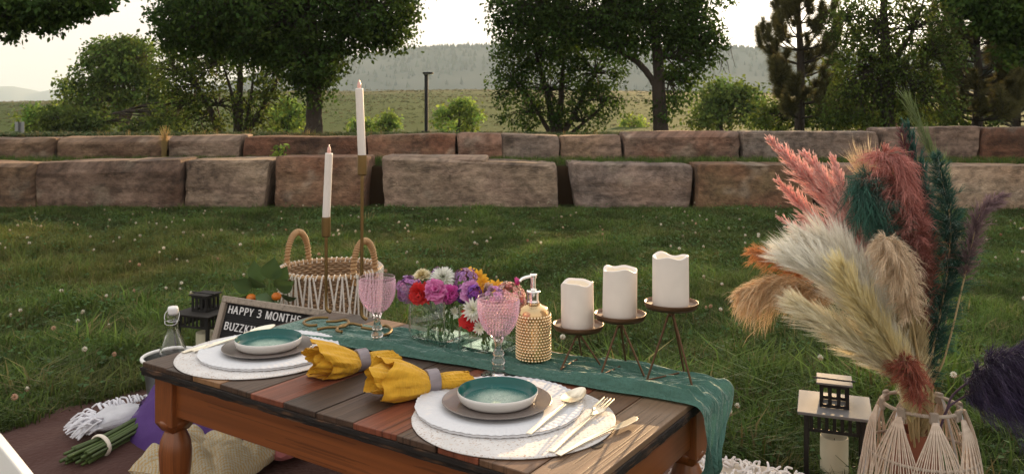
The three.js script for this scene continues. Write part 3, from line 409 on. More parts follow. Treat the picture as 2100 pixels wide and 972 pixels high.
// ================================================================ the picnic
const TH = 0.40, TURN = -Math.asin(0.5544);                       // table height; the table's long side is turned this far
const TC = TU(0.581, 0.3);
const LX = (u) => 0.581 - u, LZ = (w) => 0.3 - w;                 // table coordinates -> the table's own axes
const tuOf = (p) => toUW(p.x, -p.z);
// ---------------------------------------------------------------- blanket
{
  const g = sheet(110, 120, (a, b) => { const u = -0.15 + 2.22 * a, w = -1.3 + 2.43 * b, e = 0.03 * fbm(u * 3, w * 3, 4), q = TU(u + (a < 0.01 || a > 0.99 ? e : 0), w + (b > 0.99 ? e : 0)); const ed = Math.min(1, 8 * Math.min(a, 1 - a, 1 - b)); q.y = 0.012 + 0.022 * ed + 0.05 * Math.max(0, fbm(u * 2.2 + 0.6 * w, w * 2.2, 8, 4)) + 0.02 * Math.abs(fbm(u * 6, w * 3, 2, 2)) ; return q; });
  g.attributes.uv.array.forEach((v, k, A) => { A[k] = v * 14; });
  tag(put('blanket', g, phys(C(0.06, 0.022, 0.016), 0.95, { sheen: 0.15, sheenRoughness: 0.6, sheenColor: C(0.3, 0.18, 0.16), bumpMap: T.fine, bumpScale: 0.004 })), 'large dark brown plush blanket spread on the grass under the table', 'blanket');
}
// ---------------------------------------------------------------- table
{
  const t = thing('wooden_table', 'low wooden table with dark and reddish top boards and turned legs', 'table', TC, TURN);
  const wood = phys(C(0.3, 0.092, 0.024), 0.38, { map: T.grain, clearcoat: 0.25, clearcoatRoughness: 0.3 });
  const tones = { tan: C(0.46, 0.25, 0.12), grey: C(0.34, 0.22, 0.14), brown: C(0.26, 0.145, 0.085), red: C(0.32, 0.1, 0.055), dark: C(0.13, 0.078, 0.053), dark2: C(0.09, 0.057, 0.042) };
  const edges = [0, 0.1, 0.2, 0.29, 0.381, 0.488, 0.585, 0.681, 0.78, 0.88, 0.975, 1.07, 1.162], kinds = ['grey', 'brown', 'red', 'dark', 'red', 'dark', 'dark2', 'red', 'dark', 'tan', 'dark2', 'dark'];
  for (let k = 0; k < 12; k++) {
    const a = edges[k] + 0.0012, b = edges[k + 1] - 0.0012, wd = b - a, m = phys(tones[kinds[k]].clone().multiplyScalar(rr(0.72, 0.9)), 0.46, { specularIntensity: 0.6, map: T.grain, bumpMap: T.grain, bumpScale: 0.0015 });
    const g = new RoundedBoxGeometry(wd, 0.012, 0.6, 2, 0.002), p = g.attributes.position, uv = g.attributes.uv; 
    for (let i = 0; i < p.count; i++) { uv.setXY(i, p.getX(i) * 2.2 + k * 0.37, p.getZ(i) * 1.2 + k * 0.61 + p.getY(i)); const z = p.getZ(i); if (z > 0.29) { p.setZ(i, z + 0.004 * noise(p.getX(i) * 40 + k, 3)); } }
    g.translate(LX((a + b) / 2), TH - 0.006 + rr(-0.0006, 0.0006), 0); const q = put('plank', g, m, t);
    if (k === 0) { const kn = put('knot', lathe([[0, 0.0005], [0.011, 0.0006], [0.0135, 0.0002]], 20), std(C(0.02, 0.014, 0.01), 0.9), q); kn.position.set(LX(0.06), TH + 0.0006, LZ(0.16)); kn.scale.set(0.7, 1, 1.3); }
  }
  // charred two-layer edge under the boards, chipped and uneven
  const char = std(WHITE, 0.85, { vertexColors: true, bumpMap: T.fine, bumpScale: 0.006 });
  for (const [y, h, o, s] of [[TH - 0.0165, 0.008, 0.002, 1], [TH - 0.0255, 0.0085, -0.001, 2]]) {
    const g = new THREE.BoxGeometry(1.164, h, 0.604, 150, 2, 80), p = g.attributes.position;
    for (let i = 0; i < p.count; i++) { const x = p.getX(i), z = p.getZ(i), e = 0.004 * fbm(x * 30 + s * 9, z * 30, s, 3) + o - 0.006 * Math.max(0, fbm(x * 12, z * 12, s * 5, 2) - 0.1); p.setX(i, x + Math.sign(x) * (Math.abs(x) > 0.58 ? e : 0)); p.setZ(i, z + Math.sign(z) * (Math.abs(z) > 0.3 ? e : 0)); if (Math.abs(z) > 0.3 || Math.abs(x) > 0.58) p.setY(i, p.getY(i) + 0.0012 * noise(x * 25 + s, z * 25)); }
    g.translate(0, y, 0); g.computeVertexNormals(); put('edge_layer', tint(g, (x, yy, z) => mixc([0.018, 0.012, 0.009], [0.17, 0.085, 0.042], sstep(0.05, 0.4, fbm(x * 18 + s * 5, yy * 160, z * 18, 3)))), char, t);
  }
  const ay = TH - 0.03 - 0.046, ap = (w, d, x, z, al) => { const g = box(w, 0.092, d, 0, 0, 0, 0.003), p = g.attributes.position, uv = g.attributes.uv; for (let i = 0; i < p.count; i++) uv.setXY(i, p.getY(i) * 2 + 0.3, (al ? p.getZ(i) : p.getX(i)) * 0.8 + x + z); g.translate(x, ay, z); put('apron', g, wood, t); };
  ap(1.0, 0.02, 0, 0.258, 0); ap(1.0, 0.02, 0, -0.258, 0); ap(0.02, 0.45, 0.54, 0, 1); ap(0.02, 0.45, -0.54, 0, 1);
  const prof = [[0.0, 0], [0.021, 0], [0.024, 0.004], [0.022, 0.03], [0.019, 0.05], [0.026, 0.09], [0.035, 0.15], [0.037, 0.19], [0.033, 0.215], [0.024, 0.236], [0.0215, 0.242], [0.03, 0.247], [0.038, 0.26], [0.03, 0.27], [0, 0.27]];
  for (const sx of [-1, 1]) for (const sz of [-1, 1]) {
    const blk = new RoundedBoxGeometry(0.066, 0.115, 0.066, 3, 0.004).translate(0, TH - 0.03 - 0.0575, 0), cap = new THREE.CylinderGeometry(0.045, 0.03, 0.018, 4, 1); cap.rotateY(Math.PI / 4); cap.translate(0, 0.247, 0);
    const l = put('leg', [blk, cap, lathe(prof, 28)], wood, t); l.position.set(sx * 0.53, 0, sz * 0.248);
  }
}
// ---------------------------------------------------------------- runner: along the back of the table and down over its right end
{
  const front = (u) => lerp(0.425, 0.315, clamp(u / 1.1, 0, 1)), back = (u) => lerp(0.6, 0.5, clamp(u / 1.1, 0, 1));
  const g = sheet(320, 110, (a, b) => {                            // a 0 right foot .. 1 left tip, b 0 front .. 1 back
    const L = -0.44 + 1.575 * a;
    if (L >= 0) {
      let w0 = front(L), w1 = back(L); const tip = sstep(1.0, 1.15, L); w0 = lerp(w0, 0.365, tip * 0.8); w1 = lerp(w1, 0.49, tip * 0.5);
      w0 += 0.012 * fbm(L * 7, 1, 4); w1 += 0.012 * fbm(L * 6, 5, 4);
      const w = lerp(w0, w1, b), fold = 0.014 * Math.abs(fbm(L * 2.6 + b * 1.2, b * 7.5, 3, 3)) * 2 + 0.0045 * Math.abs(fbm(L * 14, b * 16 + L * 6, 5, 2)) * 2 + 0.0032 * Math.pow(1 - Math.min(1, 5 * Math.abs(fbm(L * 5 + 2, b * 9 - L * 4, 11, 3))), 2) + 0.009 * Math.pow(Math.max(0, Math.sin(b * 21 + 3 * fbm(L * 2, b * 2, 7) * 4 + L * 2)), 2);
      const roll = 0.017 * Math.exp(-Math.pow((b - 0.09) / 0.07, 2)) * (0.6 + 0.8 * Math.abs(fbm(L * 4, 2, 9))), ed = Math.min(1, 14 * Math.min(b, 1 - b + 0.02)), en = Math.min(1, (1.135 - L) * 20 + 0.1), p = TU(L, w);
      p.y = TH + 0.005 + (fold * 0.9 + roll) * lerp(1, 0.3, sstep(0.7, 1.0, L)) * ed * en; if (w > 0.6) p.y -= 0; return p;
    }
    const d = -L, r = 0.022, ang = Math.min(1, d / (r * 1.57)) * 1.57, out = r * Math.sin(ang), down = r * (1 - Math.cos(ang)) + Math.max(0, d - r * 1.57), f = clamp(down / 0.36, 0, 1);
    const f1 = sstep(0.04, 0.34, f), f2 = sstep(0.33, 0.6, f), w0 = lerp(lerp(0.425, 0.425, f1), 0.37, f2), w1 = lerp(lerp(0.6, 0.475, f1), 0.49, f2), w = lerp(w0, w1, b) + 0.006 * Math.sin(b * 9 + f * 3) * f;
    const am = Math.min(1, f * 3), pl = (0.006 + 0.014 * f2) * am * Math.sin(b * 17 + 1.5 * f) + 0.008 * Math.sin(b * 31 + 2) * am + 0.008 * fbm(b * 4, f * 5, 3), p = TU(-out - pl - 0.01 + 0.075 * f2 - 0.01 * f1 * (1 - f2) , w);
    const crease = 0.008 * Math.sin(b * 21) * (1 - f); p.y = TH + 0.004 - down + crease * (ang > 1.5 ? 0 : 1); return p;
  });
  g.attributes.uv.array.forEach((v, k, A) => { A[k] = v * (k & 1 ? 3 : 14); });
  const m = phys(C(0.08, 0.21, 0.165), 0.85, { map: T.cloth, bumpMap: T.fine, bumpScale: 0.004, transmission: 0.25, thickness: 0, sheen: 0.3, sheenRoughness: 0.5, sheenColor: C(0.3, 0.5, 0.45) });
  const t = thing('table_runner', 'teal green gauze runner along the back of the table, hanging over its right end', 'table runner'); put('cloth', g, m, t);
  const h = sheet(60, 60, (a, b) => { const A = a * 6.283, r = b, q = TU(-0.005 + 0.075 * r * Math.cos(A), 0.42 + 0.075 * r * Math.sin(A) * 1.3); q.y = 0.02 + 0.085 * Math.pow(1 - r, 0.7) * (1 + 0.25 * Math.sin(A * 5 + r * 6)) + 0.02 * Math.abs(fbm(q.x * 22, q.z * 22, 2)) * (1 - r * r); return q; });
  put('gathered_end', h, m, t);
}
// ---------------------------------------------------------------- place settings
const white = phys(C(0.66, 0.67, 0.7), 0.6), brass = phys(C(0.72, 0.56, 0.27), 0.28, { metalness: 1 }), brassD = phys(C(0.22, 0.145, 0.062), 0.42, { metalness: 1 }), bronze = phys(C(0.11, 0.06, 0.032), 0.42, { metalness: 0.6 });
const matTex = ptex(512, 512, (u, v) => { const s = pn(u, v, 150, 150, 61), q = pn(u, v, 110, 110, 62), b = 0.56 + 0.14 * pf(u, v, 12, 12, 63, 3), c = [b, b * 0.975, b * 0.96]; return mixc(mixc(c, [0.36, 0.27, 0.22], sstep(0.78, 0.92, s)), [0.55, 0.46, 0.4], sstep(0.75, 0.95, q) * 0.8); });
const matB = ptex(256, 256, (u, v) => clamp(0.5 + 0.5 * Math.sin(u * 200) * Math.sin(v * 200) * 0.6 + 0.5 * (pn(u, v, 48, 48, 61) - 0.5), 0, 1), { srgb: false });
const glazeTex = ptex(512, 512, (u, v) => {
  const r = Math.hypot(u - 0.5, v - 0.5) * 2, sp = pn(u, v, 90, 90, 71), big = pf(u, v, 10, 10, 72, 4), t = sstep(0.82, 0.3, r + 0.3 * (big - 0.5) + 0.35 * (sp - 0.5));
  const c = mixc([0.008, 0.1, 0.09], [0.42, 0.55, 0.46], t * (0.45 + 0.75 * sp)); return sp > 0.86 && r < 0.8 ? mixc(c, [0.62, 0.68, 0.6], 0.6) : c;
});
const placeUV = (g, s) => { const p = g.attributes.position, uv = g.attributes.uv; for (let i = 0; i < p.count; i++) uv.setXY(i, p.getX(i) / s + 0.5, p.getZ(i) / s + 0.5); return g; };
const gold = phys(C(0.88, 0.82, 0.68), 0.32, { metalness: 1 });
function setting(x, Z, cx, cZ, where) {
  let p = new V3(x, TH, -Z);
  const pm = thing('placemat', 'round white woven placemat with brown flecks, ' + where, 'placemat', p, rr(0, 3), 'round placemats');
  { const g = placeUV(lathe([[0, 0.001], [0.0, 0.0045], [0.06, 0.0045], [0.12, 0.0048], [0.187, 0.0045], [0.192, 0.003], [0.191, 0.001], [0, 0.001]], 120), 0.4), q = g.attributes.position; for (let i = 0; i < q.count; i++) { const a = Math.atan2(q.getZ(i), q.getX(i)), r = Math.hypot(q.getX(i), q.getZ(i)); if (r > 0.18) { const k = 1 + 0.004 * Math.sin(a * 60) + 0.004 * noise(a * 9, 2, x); q.setX(i, q.getX(i) * k); q.setZ(i, q.getZ(i) * k); } } g.computeVertexNormals(); put('woven_disc', g, std(WHITE, 0.75, { map: matTex, bumpMap: matB, bumpScale: 0.0006 }), pm); }
  p = new V3(cx, TH + 0.0055, -cZ);
  const ch = thing('charger_plate', 'white scalloped charger plate with a lacy edge, ' + where, 'charger plate', p, 0, 'scalloped chargers');
  { const g = sheet(300, 26, (a, b) => { const A = a * 6.28318, sc = 1 + 0.011 * Math.abs(Math.sin(A * 11)) + 0.002 * Math.sin(A * 66), r = 0.162 * b * lerp(1, sc, sstep(0.6, 1, b)), y = 0.003 + 0.0025 * sstep(0.66, 1, b) + 0.0007 * Math.sin(A * 66) * sstep(0.62, 0.9, b) + 0.0009 * Math.sin(b * 90) * sstep(0.6, 0.7, b); return new V3(r * Math.cos(A), y, -r * Math.sin(A)); });
    const rim = sheet(300, 2, (a, b) => { const A = a * 6.28318, sc = 1 + 0.011 * Math.abs(Math.sin(A * 11)) + 0.002 * Math.sin(A * 66), r = 0.162 * sc - 0.002 * b; return new V3(r * Math.cos(A), 0.0055 + 0.0007 * Math.sin(A * 66) - 0.0048 * b, -r * Math.sin(A)); });
    put('plate', [g, rim], white, ch); }
  p = new V3(cx - 0.004, TH + 0.0088, -cZ - 0.002);
  const dp = thing('salad_plate', 'flat taupe grey plate under the teal bowl, ' + where, 'plate', p, 0, 'grey plates');
  put('plate', lathe([[0, 0.0], [0.062, 0], [0.07, 0.002], [0.1, 0.006], [0.1065, 0.0085], [0.1075, 0.0095], [0.106, 0.0105], [0.098, 0.0084], [0.07, 0.0057], [0, 0.0055]], 72), phys(C(0.125, 0.098, 0.088), 0.3, { clearcoat: 0.5, clearcoatRoughness: 0.15, bumpMap: T.fine, bumpScale: 0.0006 }), dp);
  p = new V3(cx - 0.003, TH + 0.0146, -cZ - 0.001);
  const bw = thing('shallow_bowl', 'shallow bowl, white outside with speckled teal glaze inside, ' + where, 'bowl', p, rr(0, 6), 'teal bowls');
  put('bowl', lathe([[0, 0], [0.064, 0], [0.069, 0.0015], [0.0755, 0.008], [0.0785, 0.0175], [0.079, 0.0215], [0.0775, 0.023]], 72), phys(C(0.72, 0.7, 0.68), 0.22, { clearcoat: 0.6 }), bw);
  put('glaze', placeUV(lathe([[0.0775, 0.023], [0.0757, 0.0215], [0.073, 0.012], [0.069, 0.0065], [0.062, 0.0042], [0, 0.0038]], 72), 0.155), phys(WHITE, 0.3, { map: glazeTex, clearcoat: 0.25, clearcoatRoughness: 0.12, specularIntensity: 0.5 }), bw);
}
setting(0.003, 1.556, -0.025, 1.603, 'front setting nearest the camera');
setting(-0.600, 1.962, -0.582, 1.975, 'far left setting');
// flat cutlery: outline in metres along x (handle end at 0), extruded with a rounded edge
function flat(pts, th) { const s = new THREE.Shape(pts.map(([x, y]) => new THREE.Vector2(x, y))), g = new THREE.ExtrudeGeometry(s, { depth: th * 0.4, bevelEnabled: true, bevelThickness: th * 0.3, bevelSize: th * 0.35, bevelSegments: 2, curveSegments: 6 }); g.rotateX(-Math.PI / 2); return g; }
const both = (l) => [...l, ...l.slice().reverse().filter(([, y]) => y !== 0).map(([x, y]) => [x, -y])];
function bend(g, fn) { const p = g.attributes.position; for (let i = 0; i < p.count; i++) p.setY(i, p.getY(i) + fn(p.getX(i), p.getZ(i))); g.computeVertexNormals(); return g; }
function utensil(kind, label, a, b, ya, yb, group) {               // from handle end a to tip b on the table
  const d = b.clone().sub(a), L = d.length(), t = thing(kind, label, kind, new V3(a.x, ya, a.z), Math.atan2(-d.z, d.x), group), s = L / 0.2;
  const inner = new THREE.Group();
  const tilt = Math.atan2(yb - ya, L);
  const P = (n, g) => { g.scale(s, 1, 1); g.rotateZ(tilt); put(n, g, gold, t); };
  P('handle', bend(flat(both([[0, 0.0045], [0.06, 0.0042], [0.115, 0.003], [0.137, 0.0026]]), 0.003), (x) => 0.002 * Math.sin(x / 0.137 * Math.PI)));
  if (kind === 'spoon') { const g = sheet(28, 16, (u, v) => { const x = 0.132 + 0.068 * u, w = 0.0025 + 0.0185 * Math.pow(Math.sin(Math.PI * Math.pow(clamp(u * 0.97 + 0.03, 0, 1), 0.8)), 0.65) * (u > 0.999 ? 0.2 : 1), k = v * 2 - 1; return new V3(x, 0.004 - 0.0065 * (1 - k * k) * Math.sin(Math.PI * u) + 0.003 * u, k * w); }); const g2 = g.clone(); g2.translate(0, -0.0012, 0); P('spoon_bowl', merge([g, g2])); }
  if (kind === 'fork') { P('fork_root', bend(flat(both([[0.132, 0.0028], [0.145, 0.006], [0.155, 0.0115], [0.162, 0.0125], [0.163, 0.0125]]), 0.0024), (x) => 0.004 - 0.004 * Math.sin((x - 0.13) / 0.035 * 3))); for (let k = 0; k < 4; k++) { const z = -0.0105 + k * 0.007; const g = flat([[0.16, -0.0017], [0.198, -0.0011], [0.2005, 0], [0.198, 0.0011], [0.16, 0.0017]], 0.002); g.translate(0, 0, z); P('tine', bend(g, (x) => 0.003 - 0.004 * Math.sin((x - 0.155) / 0.045 * 3.1) + 0.002)); } }
  if (kind === 'knife') P('blade', bend(flat([[0.132, -0.0036], [0.137, -0.009], [0.16, -0.0125], [0.186, -0.012], [0.196, -0.0085], [0.2, -0.0015], [0.199, 0.0026], [0.132, 0.0034]], 0.0016), () => 0.001));
}
const y0 = TH + 0.012;
utensil('spoon', 'gold spoon lying on the scalloped charger of the front setting', on(1085, 889, y0), on(1196, 806, y0), TH + 0.0115, TH + 0.017);
utensil('fork', 'gold fork lying on the front placemat beside the spoon', on(1131, 919, y0), on(1250, 823, y0), TH + 0.006, TH + 0.013);
utensil('knife', 'gold knife lying across the right edge of the front placemat', on(1146, 926, y0), on(1304, 852, y0), TH + 0.006, TH + 0.008);
utensil('spoon', 'gold spoon propped on the far left charger, its bowl facing up', on(415, 714, y0), on(562, 673, y0), TH + 0.011, TH + 0.015);
utensil('fork', 'gold fork half hidden under the spoon of the far left setting', on(396, 718, y0), on(531, 680, y0), TH + 0.009, TH + 0.012);
utensil('knife', 'gold knife leftmost of the far left cutlery, on the placemat edge', on(374, 719, y0), on(520, 681, y0), TH + 0.007, TH + 0.009);
// ---------------------------------------------------------------- napkins
function napkin(label, ringPx, dirPx, len, tail, s, ringLabel) {
  const c = on(ringPx[0], ringPx[1], TH + 0.02), e = on(dirPx[0], dirPx[1], TH + 0.02), d = e.clone().sub(c); d.y = 0;
  const t = thing('napkin', label, 'napkin', new V3(c.x, TH, c.z), Math.atan2(-d.z, d.x), 'mustard napkins'), m = phys(C(0.78, 0.43, 0.025), 0.85, { map: T.cloth, bumpMap: T.fine, bumpScale: 0.003, transmission: 0.12, thickness: 0 });
  const fan = (L, R, n, ph, sgn, lift, flatten) => sheet(120, 30, (a, b) => {
    const A = a * 6.28318, f = b, r = lerp(0.019, R, Math.pow(Math.sin(Math.min(1, f * 1.15) * 1.57), 0.8)) * (1 + f * (0.1 * Math.sin(n * A + ph + 2 * f) + 0.05 * Math.sin((2 * n + 1) * A + ph * 2 - 3 * f)) + 0.4 * f * fbm(Math.cos(A) * 1.3 + ph, Math.sin(A) * 1.3, f * 1.6, 2));
    let y = r * Math.sin(A) * flatten + 0.022 + lift * f, z = r * Math.cos(A) * 1.12, x = sgn * (0.008 + L * f * (1 + 0.16 * Math.sin(A * 2 + ph) + 0.05 * Math.sin(n * A + 1)));
    const wr = 0.0009 * Math.sin(A * 17 + ph + x * 40) + 0.002 * fbm(x * 30, A * 2, ph, 2); y = Math.max(0.0035 + 0.002 * Math.abs(Math.sin(A * 7)), y + wr); return new V3(x, y, z);
  });
  const g = [fan(len * 0.95, 0.05 * s, 5, label.length, 1, 0.018, 0.85), fan(len * 1.08, 0.035 * s, 4, label.length + 2, 1, 0.02, 0.8), fan(len * 0.98, 0.022 * s, 3, label.length + 4, 1, 0.02, 0.85)];
  put('bunched_cloth', g, m, t);
  put('cloth_tail', [fan(tail, 0.027, 3, 1.3, -1, -0.004, 0.62), fan(tail * 0.93, 0.02, 4, 2.2, -1, -0.002, 0.5)], m, t);
  const rt = thing('napkin_ring', ringLabel, 'napkin ring', new V3(c.x, TH + 0.0245, c.z), Math.atan2(-d.z, d.x), 'napkin rings');
  const rg = lathe([[0.0195, -0.0125], [0.0235, -0.0125], [0.0245, -0.011], [0.0245, 0.011], [0.0235, 0.0125], [0.0195, 0.0125], [0.0195, -0.0125]], 40); rg.rotateZ(Math.PI / 2);
  put('ring', tint(rg, (x, y, z) => mixc([0.16, 0.135, 0.15], [0.3, 0.26, 0.28], clamp(0.5 + 2 * fbm(x * 60, y * 60, z * 60), 0, 1))), phys(WHITE, 0.35, { vertexColors: true }), rt);
}
napkin('bunched mustard yellow napkin in a grey ring, nearest the camera', [886, 786], [790, 800], 0.105, 0.072, 1.0, 'grey marbled napkin ring round the nearer napkin');
napkin('bunched mustard yellow napkin in a grey ring, behind the nearer one', [741, 742], [650, 758], 0.098, 0.07, 0.95, 'grey marbled napkin ring round the farther napkin');
// ---------------------------------------------------------------- goblets and soap dispenser (raised dots are real relief)
function studded(prof, seg, y0, y1, pitch, amp, rows = 170) {        // prof [[r, y]], dots between y0 and y1
  const c = new THREE.CatmullRomCurve3(prof.map(([r, y]) => new V3(r, y, 0)), false, 'centripetal').getPoints(rows);
  const rMax = Math.max(...prof.map((q) => q[0])), nA = Math.round(2 * Math.PI * rMax / pitch);
  return sheet(seg, rows, (a, b) => { const q = c[Math.round(b * rows)], A = a * 2 * Math.PI; let r = q.x; if (q.y > y0 && q.y < y1) { const row = (q.y - y0) / (pitch * 0.88), off = (Math.floor(row) & 1) * 0.5, du = ((a * nA + off) % 1) - 0.5, dv = (row % 1) - 0.5; r += amp * Math.sqrt(Math.max(0, 1 - 4.4 * (du * du + dv * dv))); } return new V3(r * Math.cos(A), q.y, -r * Math.sin(A)); });
}
function studs(prof, y0, y1, pitch, r, mat, parent) {              // rows of raised round dots, staggered
  const c = new THREE.CatmullRomCurve3(prof.map(([x, y]) => new V3(x, y, 0)), false, 'centripetal').getPoints(300), ms = [], rows = Math.floor((y1 - y0) / (pitch * 0.87)), q = new THREE.Quaternion();
  for (let k = 0; k <= rows; k++) { const y = y0 + k * pitch * 0.87, p = c.reduce((b, e) => (Math.abs(e.y - y) < Math.abs(b.y - y) ? e : b), c[0]), n = Math.max(6, Math.round(2 * Math.PI * p.x / pitch)); for (let j = 0; j < n; j++) { const a = (j + (k & 1) * 0.5) / n * 2 * Math.PI; ms.push(M4(new V3(p.x * Math.cos(a), y, p.x * Math.sin(a)), q, r)); } }
  return instanced('raised_dots', new THREE.IcosahedronGeometry(1, 2), mat, ms, null, parent);
}
const studGlass = phys(C(0.98, 0.88, 0.92), 0.14, { transmission: 0.85, thickness: 0, clearcoat: 1, clearcoatRoughness: 0.05 });
const pinkGlass = phys(C(0.98, 0.85, 0.92), 0.2, { transmission: 1, thickness: 0, ior: 1.5 });
function goblet(label, x, y, s) {
  const p = on(x, y, TH), t = thing('wine_goblet', label, 'goblet', new V3(p.x, TH + 0.0005, p.z), rr(0, 1), 'pink dotted goblets');
  const R = 0.045 * s, out = [[0.012, 0.082], [0.022, 0.092], [0.034, 0.108], [0.042, 0.128], [R, 0.15], [R, 0.172]];
  const stem = lathe([[0, 0.0], [0.038, 0.0], [0.0385, 0.0015], [0.036, 0.003], [0.018, 0.006], [0.012, 0.01], [0.0145, 0.014], [0.0145, 0.018], [0.0115, 0.022], [0.014, 0.027], [0.0155, 0.032], [0.0125, 0.037], [0.0095, 0.041], [0.0125, 0.046], [0.013, 0.05], [0.009, 0.055], [0.0075, 0.064], [0.009, 0.074], [0.012, 0.082]], 40);
  studs(out, 0.094, 0.163, 0.0072, 0.0027, studGlass, t);
  put('bowl', [studded(out, 96, 0.09, 0.164, 0.0064, 0, 60), new THREE.TorusGeometry(R - 0.0006, 0.0011, 8, 64).rotateX(Math.PI / 2).translate(0, 0.172, 0)], pinkGlass, t); put('stem', stem, phys(C(1, 0.95, 0.96), 0.02, { transmission: 1, thickness: 0.01, ior: 1.5 }), t);
}
goblet('pink glass goblet with raised dots, beside the front setting and gold dispenser', 1022, 770, 1); goblet('pink glass goblet with raised dots, between taper holders and flowers', 773, 712, 0.96);
{
  const p = on(1094, 748, TH), t = thing('soap_dispenser', 'gold studded glass dispenser with a chrome pump', 'dispenser', new V3(p.x, TH + 0.012, p.z), 0.3), m = phys(C(0.6, 0.43, 0.23), 0.16, { metalness: 1 });
  const ch = phys(C(0.9, 0.9, 0.9), 0.14, { metalness: 1 });
  put('bottle', studded([[0.0, 0], [0.032, 0.0], [0.0375, 0.004], [0.0385, 0.01], [0.0385, 0.06], [0.0385, 0.098], [0.037, 0.11], [0.031, 0.119], [0.022, 0.124], [0.016, 0.127], [0.014, 0.13]], 96, 0.004, 0.104, 0.0068, 0, 80), m, t); studs([[0.0375, 0.004], [0.0385, 0.01], [0.0385, 0.06], [0.0385, 0.104]], 0.006, 0.103, 0.0074, 0.0031, phys(C(0.9, 0.72, 0.48), 0.12, { metalness: 1 }), t);
  put('collar', lathe([[0.0, 0.127], [0.0165, 0.127], [0.0165, 0.134], [0.0145, 0.136], [0.0145, 0.151], [0.016, 0.152], [0.0165, 0.156], [0.015, 0.158], [0, 0.158]], 36), ch, t);
  const h = put('pump', [lathe([[0, 0.158], [0.0065, 0.158], [0.0065, 0.186], [0.009, 0.187], [0.009, 0.194], [0.007, 0.196], [0, 0.196]], 28)], ch, t); put('spout', smoothTube([[0, 0.19, 0], [-0.02, 0.19, 0.006], [-0.032, 0.187, 0.01], [-0.037, 0.182, 0.012]], 0.0034, 16, 10), ch, h);
}
// ---------------------------------------------------------------- pillar candles on tripod stands
const wax = phys(C(0.84, 0.79, 0.75), 0.5, { transmission: 0.12, thickness: 0, clearcoat: 0.1 }), waxV = phys(C(0.84, 0.79, 0.75), 0.5, { vertexColors: true, transmission: 0.12, thickness: 0 }), waxIn = std(C(0.75, 0.66, 0.52), 0.6);
function pillar(x, y, plateH, plateR, cR, cH, lab, ph) {
  const p = on(x, y, TH), t = thing('candle_stand', 'bronze tripod candle stand, the ' + lab, 'candle stand', new V3(p.x, TH + 0.008, p.z), 0, 'bronze tripod candle stands');
  const h = plateH - 0.008;
  put('dish', lathe([[0, h - 0.004], [plateR * 0.93, h - 0.004], [plateR, h + 0.002], [plateR + 0.001, h + 0.0085], [plateR - 0.001, h + 0.009], [plateR - 0.004, h + 0.003], [0, h]], 56), bronze, t);
  put('hub', lathe([[0, h - 0.022], [0.0065, h - 0.022], [0.0075, h - 0.016], [0.0075, h - 0.004], [0, h - 0.004]], 20), bronze, t);
  const feet = [-2.55, -0.55, 1.2].map((a) => new V3(Math.cos(a + ph) * 0.056, 0.002, -Math.sin(a + ph) * 0.056));
  for (const f of feet) put('leg', tubeG([new V3(f.x * 0.1, h - 0.018, f.z * 0.1), f], 0.0024, 8), bronze, t);
  put('brace', tubeG([feet[0].clone().setY(0.004), feet[2].clone().setY(0.004)], 0.0018, 8), bronze, t);
  const c = thing('pillar_candle', 'ivory pillar candle with a wavy top, on the ' + lab + ' stand', 'candle', new V3(p.x - 0.001, TH + 0.0085 + h, p.z), ph, 'ivory pillar candles');
  const wave = (A) => -0.0018 * Math.cos(A * 2 + ph * 5) + 0.0026 * Math.sin(A * 3 + ph * 14) + 0.0014 * Math.cos(A * 5 + ph * 9);
  const outer = sheet(72, 14, (a, b) => { const A = a * 6.28318, y = b * (cH + wave(A)), r = cR * (1 - 0.015 * b) - 0.0012 * Math.exp(-y * 900); return new V3(r * Math.cos(A), y, -r * Math.sin(A)); });
  const rim = sheet(72, 10, (a, b) => { const A = a * 6.28318, q = b * Math.PI / 2, r = cR * 0.985 - 0.004 * (1 - Math.cos(q)) - 0.004 * b, y = cH + wave(A) + 0.0018 * Math.sin(b * Math.PI); return new V3(r * Math.cos(A), y - 0.003 * b * b, -r * Math.sin(A)); });
  put('wax_body', tint(merge([outer, rim]), (x, y, z) => { const n = 1 + 0.1 * fbm(x * 30 + ph * 9, y * 30, z * 30, 3) - 0.05 * sstep(0.03, 0, y); return [n, n * (0.985 + 0.01 * y / cH), n * (0.955 + 0.03 * y / cH)]; }), waxV, c); c.rotation.set(rr(-0.012, 0.012), 0, rr(-0.018, 0.018)); put('wax_well', sheet(48, 8, (a, b) => { const A = a * 6.28318, r = (cR * 0.985 - 0.008) * (1 - b); return new V3(r * Math.cos(A), cH + wave(A) * (1 - b) - 0.003 - 0.014 * Math.sin(Math.min(1, b * 1.6) * 1.57), -r * Math.sin(A)); }), waxIn, c);
}
pillar(1186, 757, 0.094, 0.0565, 0.037, 0.1, 'shortest one beside the gold dispenser', 0.15); pillar(1272, 772, 0.13, 0.0555, 0.0375, 0.104, 'middle one of the three', 0.0); pillar(1377, 787, 0.166, 0.0565, 0.0386, 0.104, 'tallest one at the right end', -0.35);
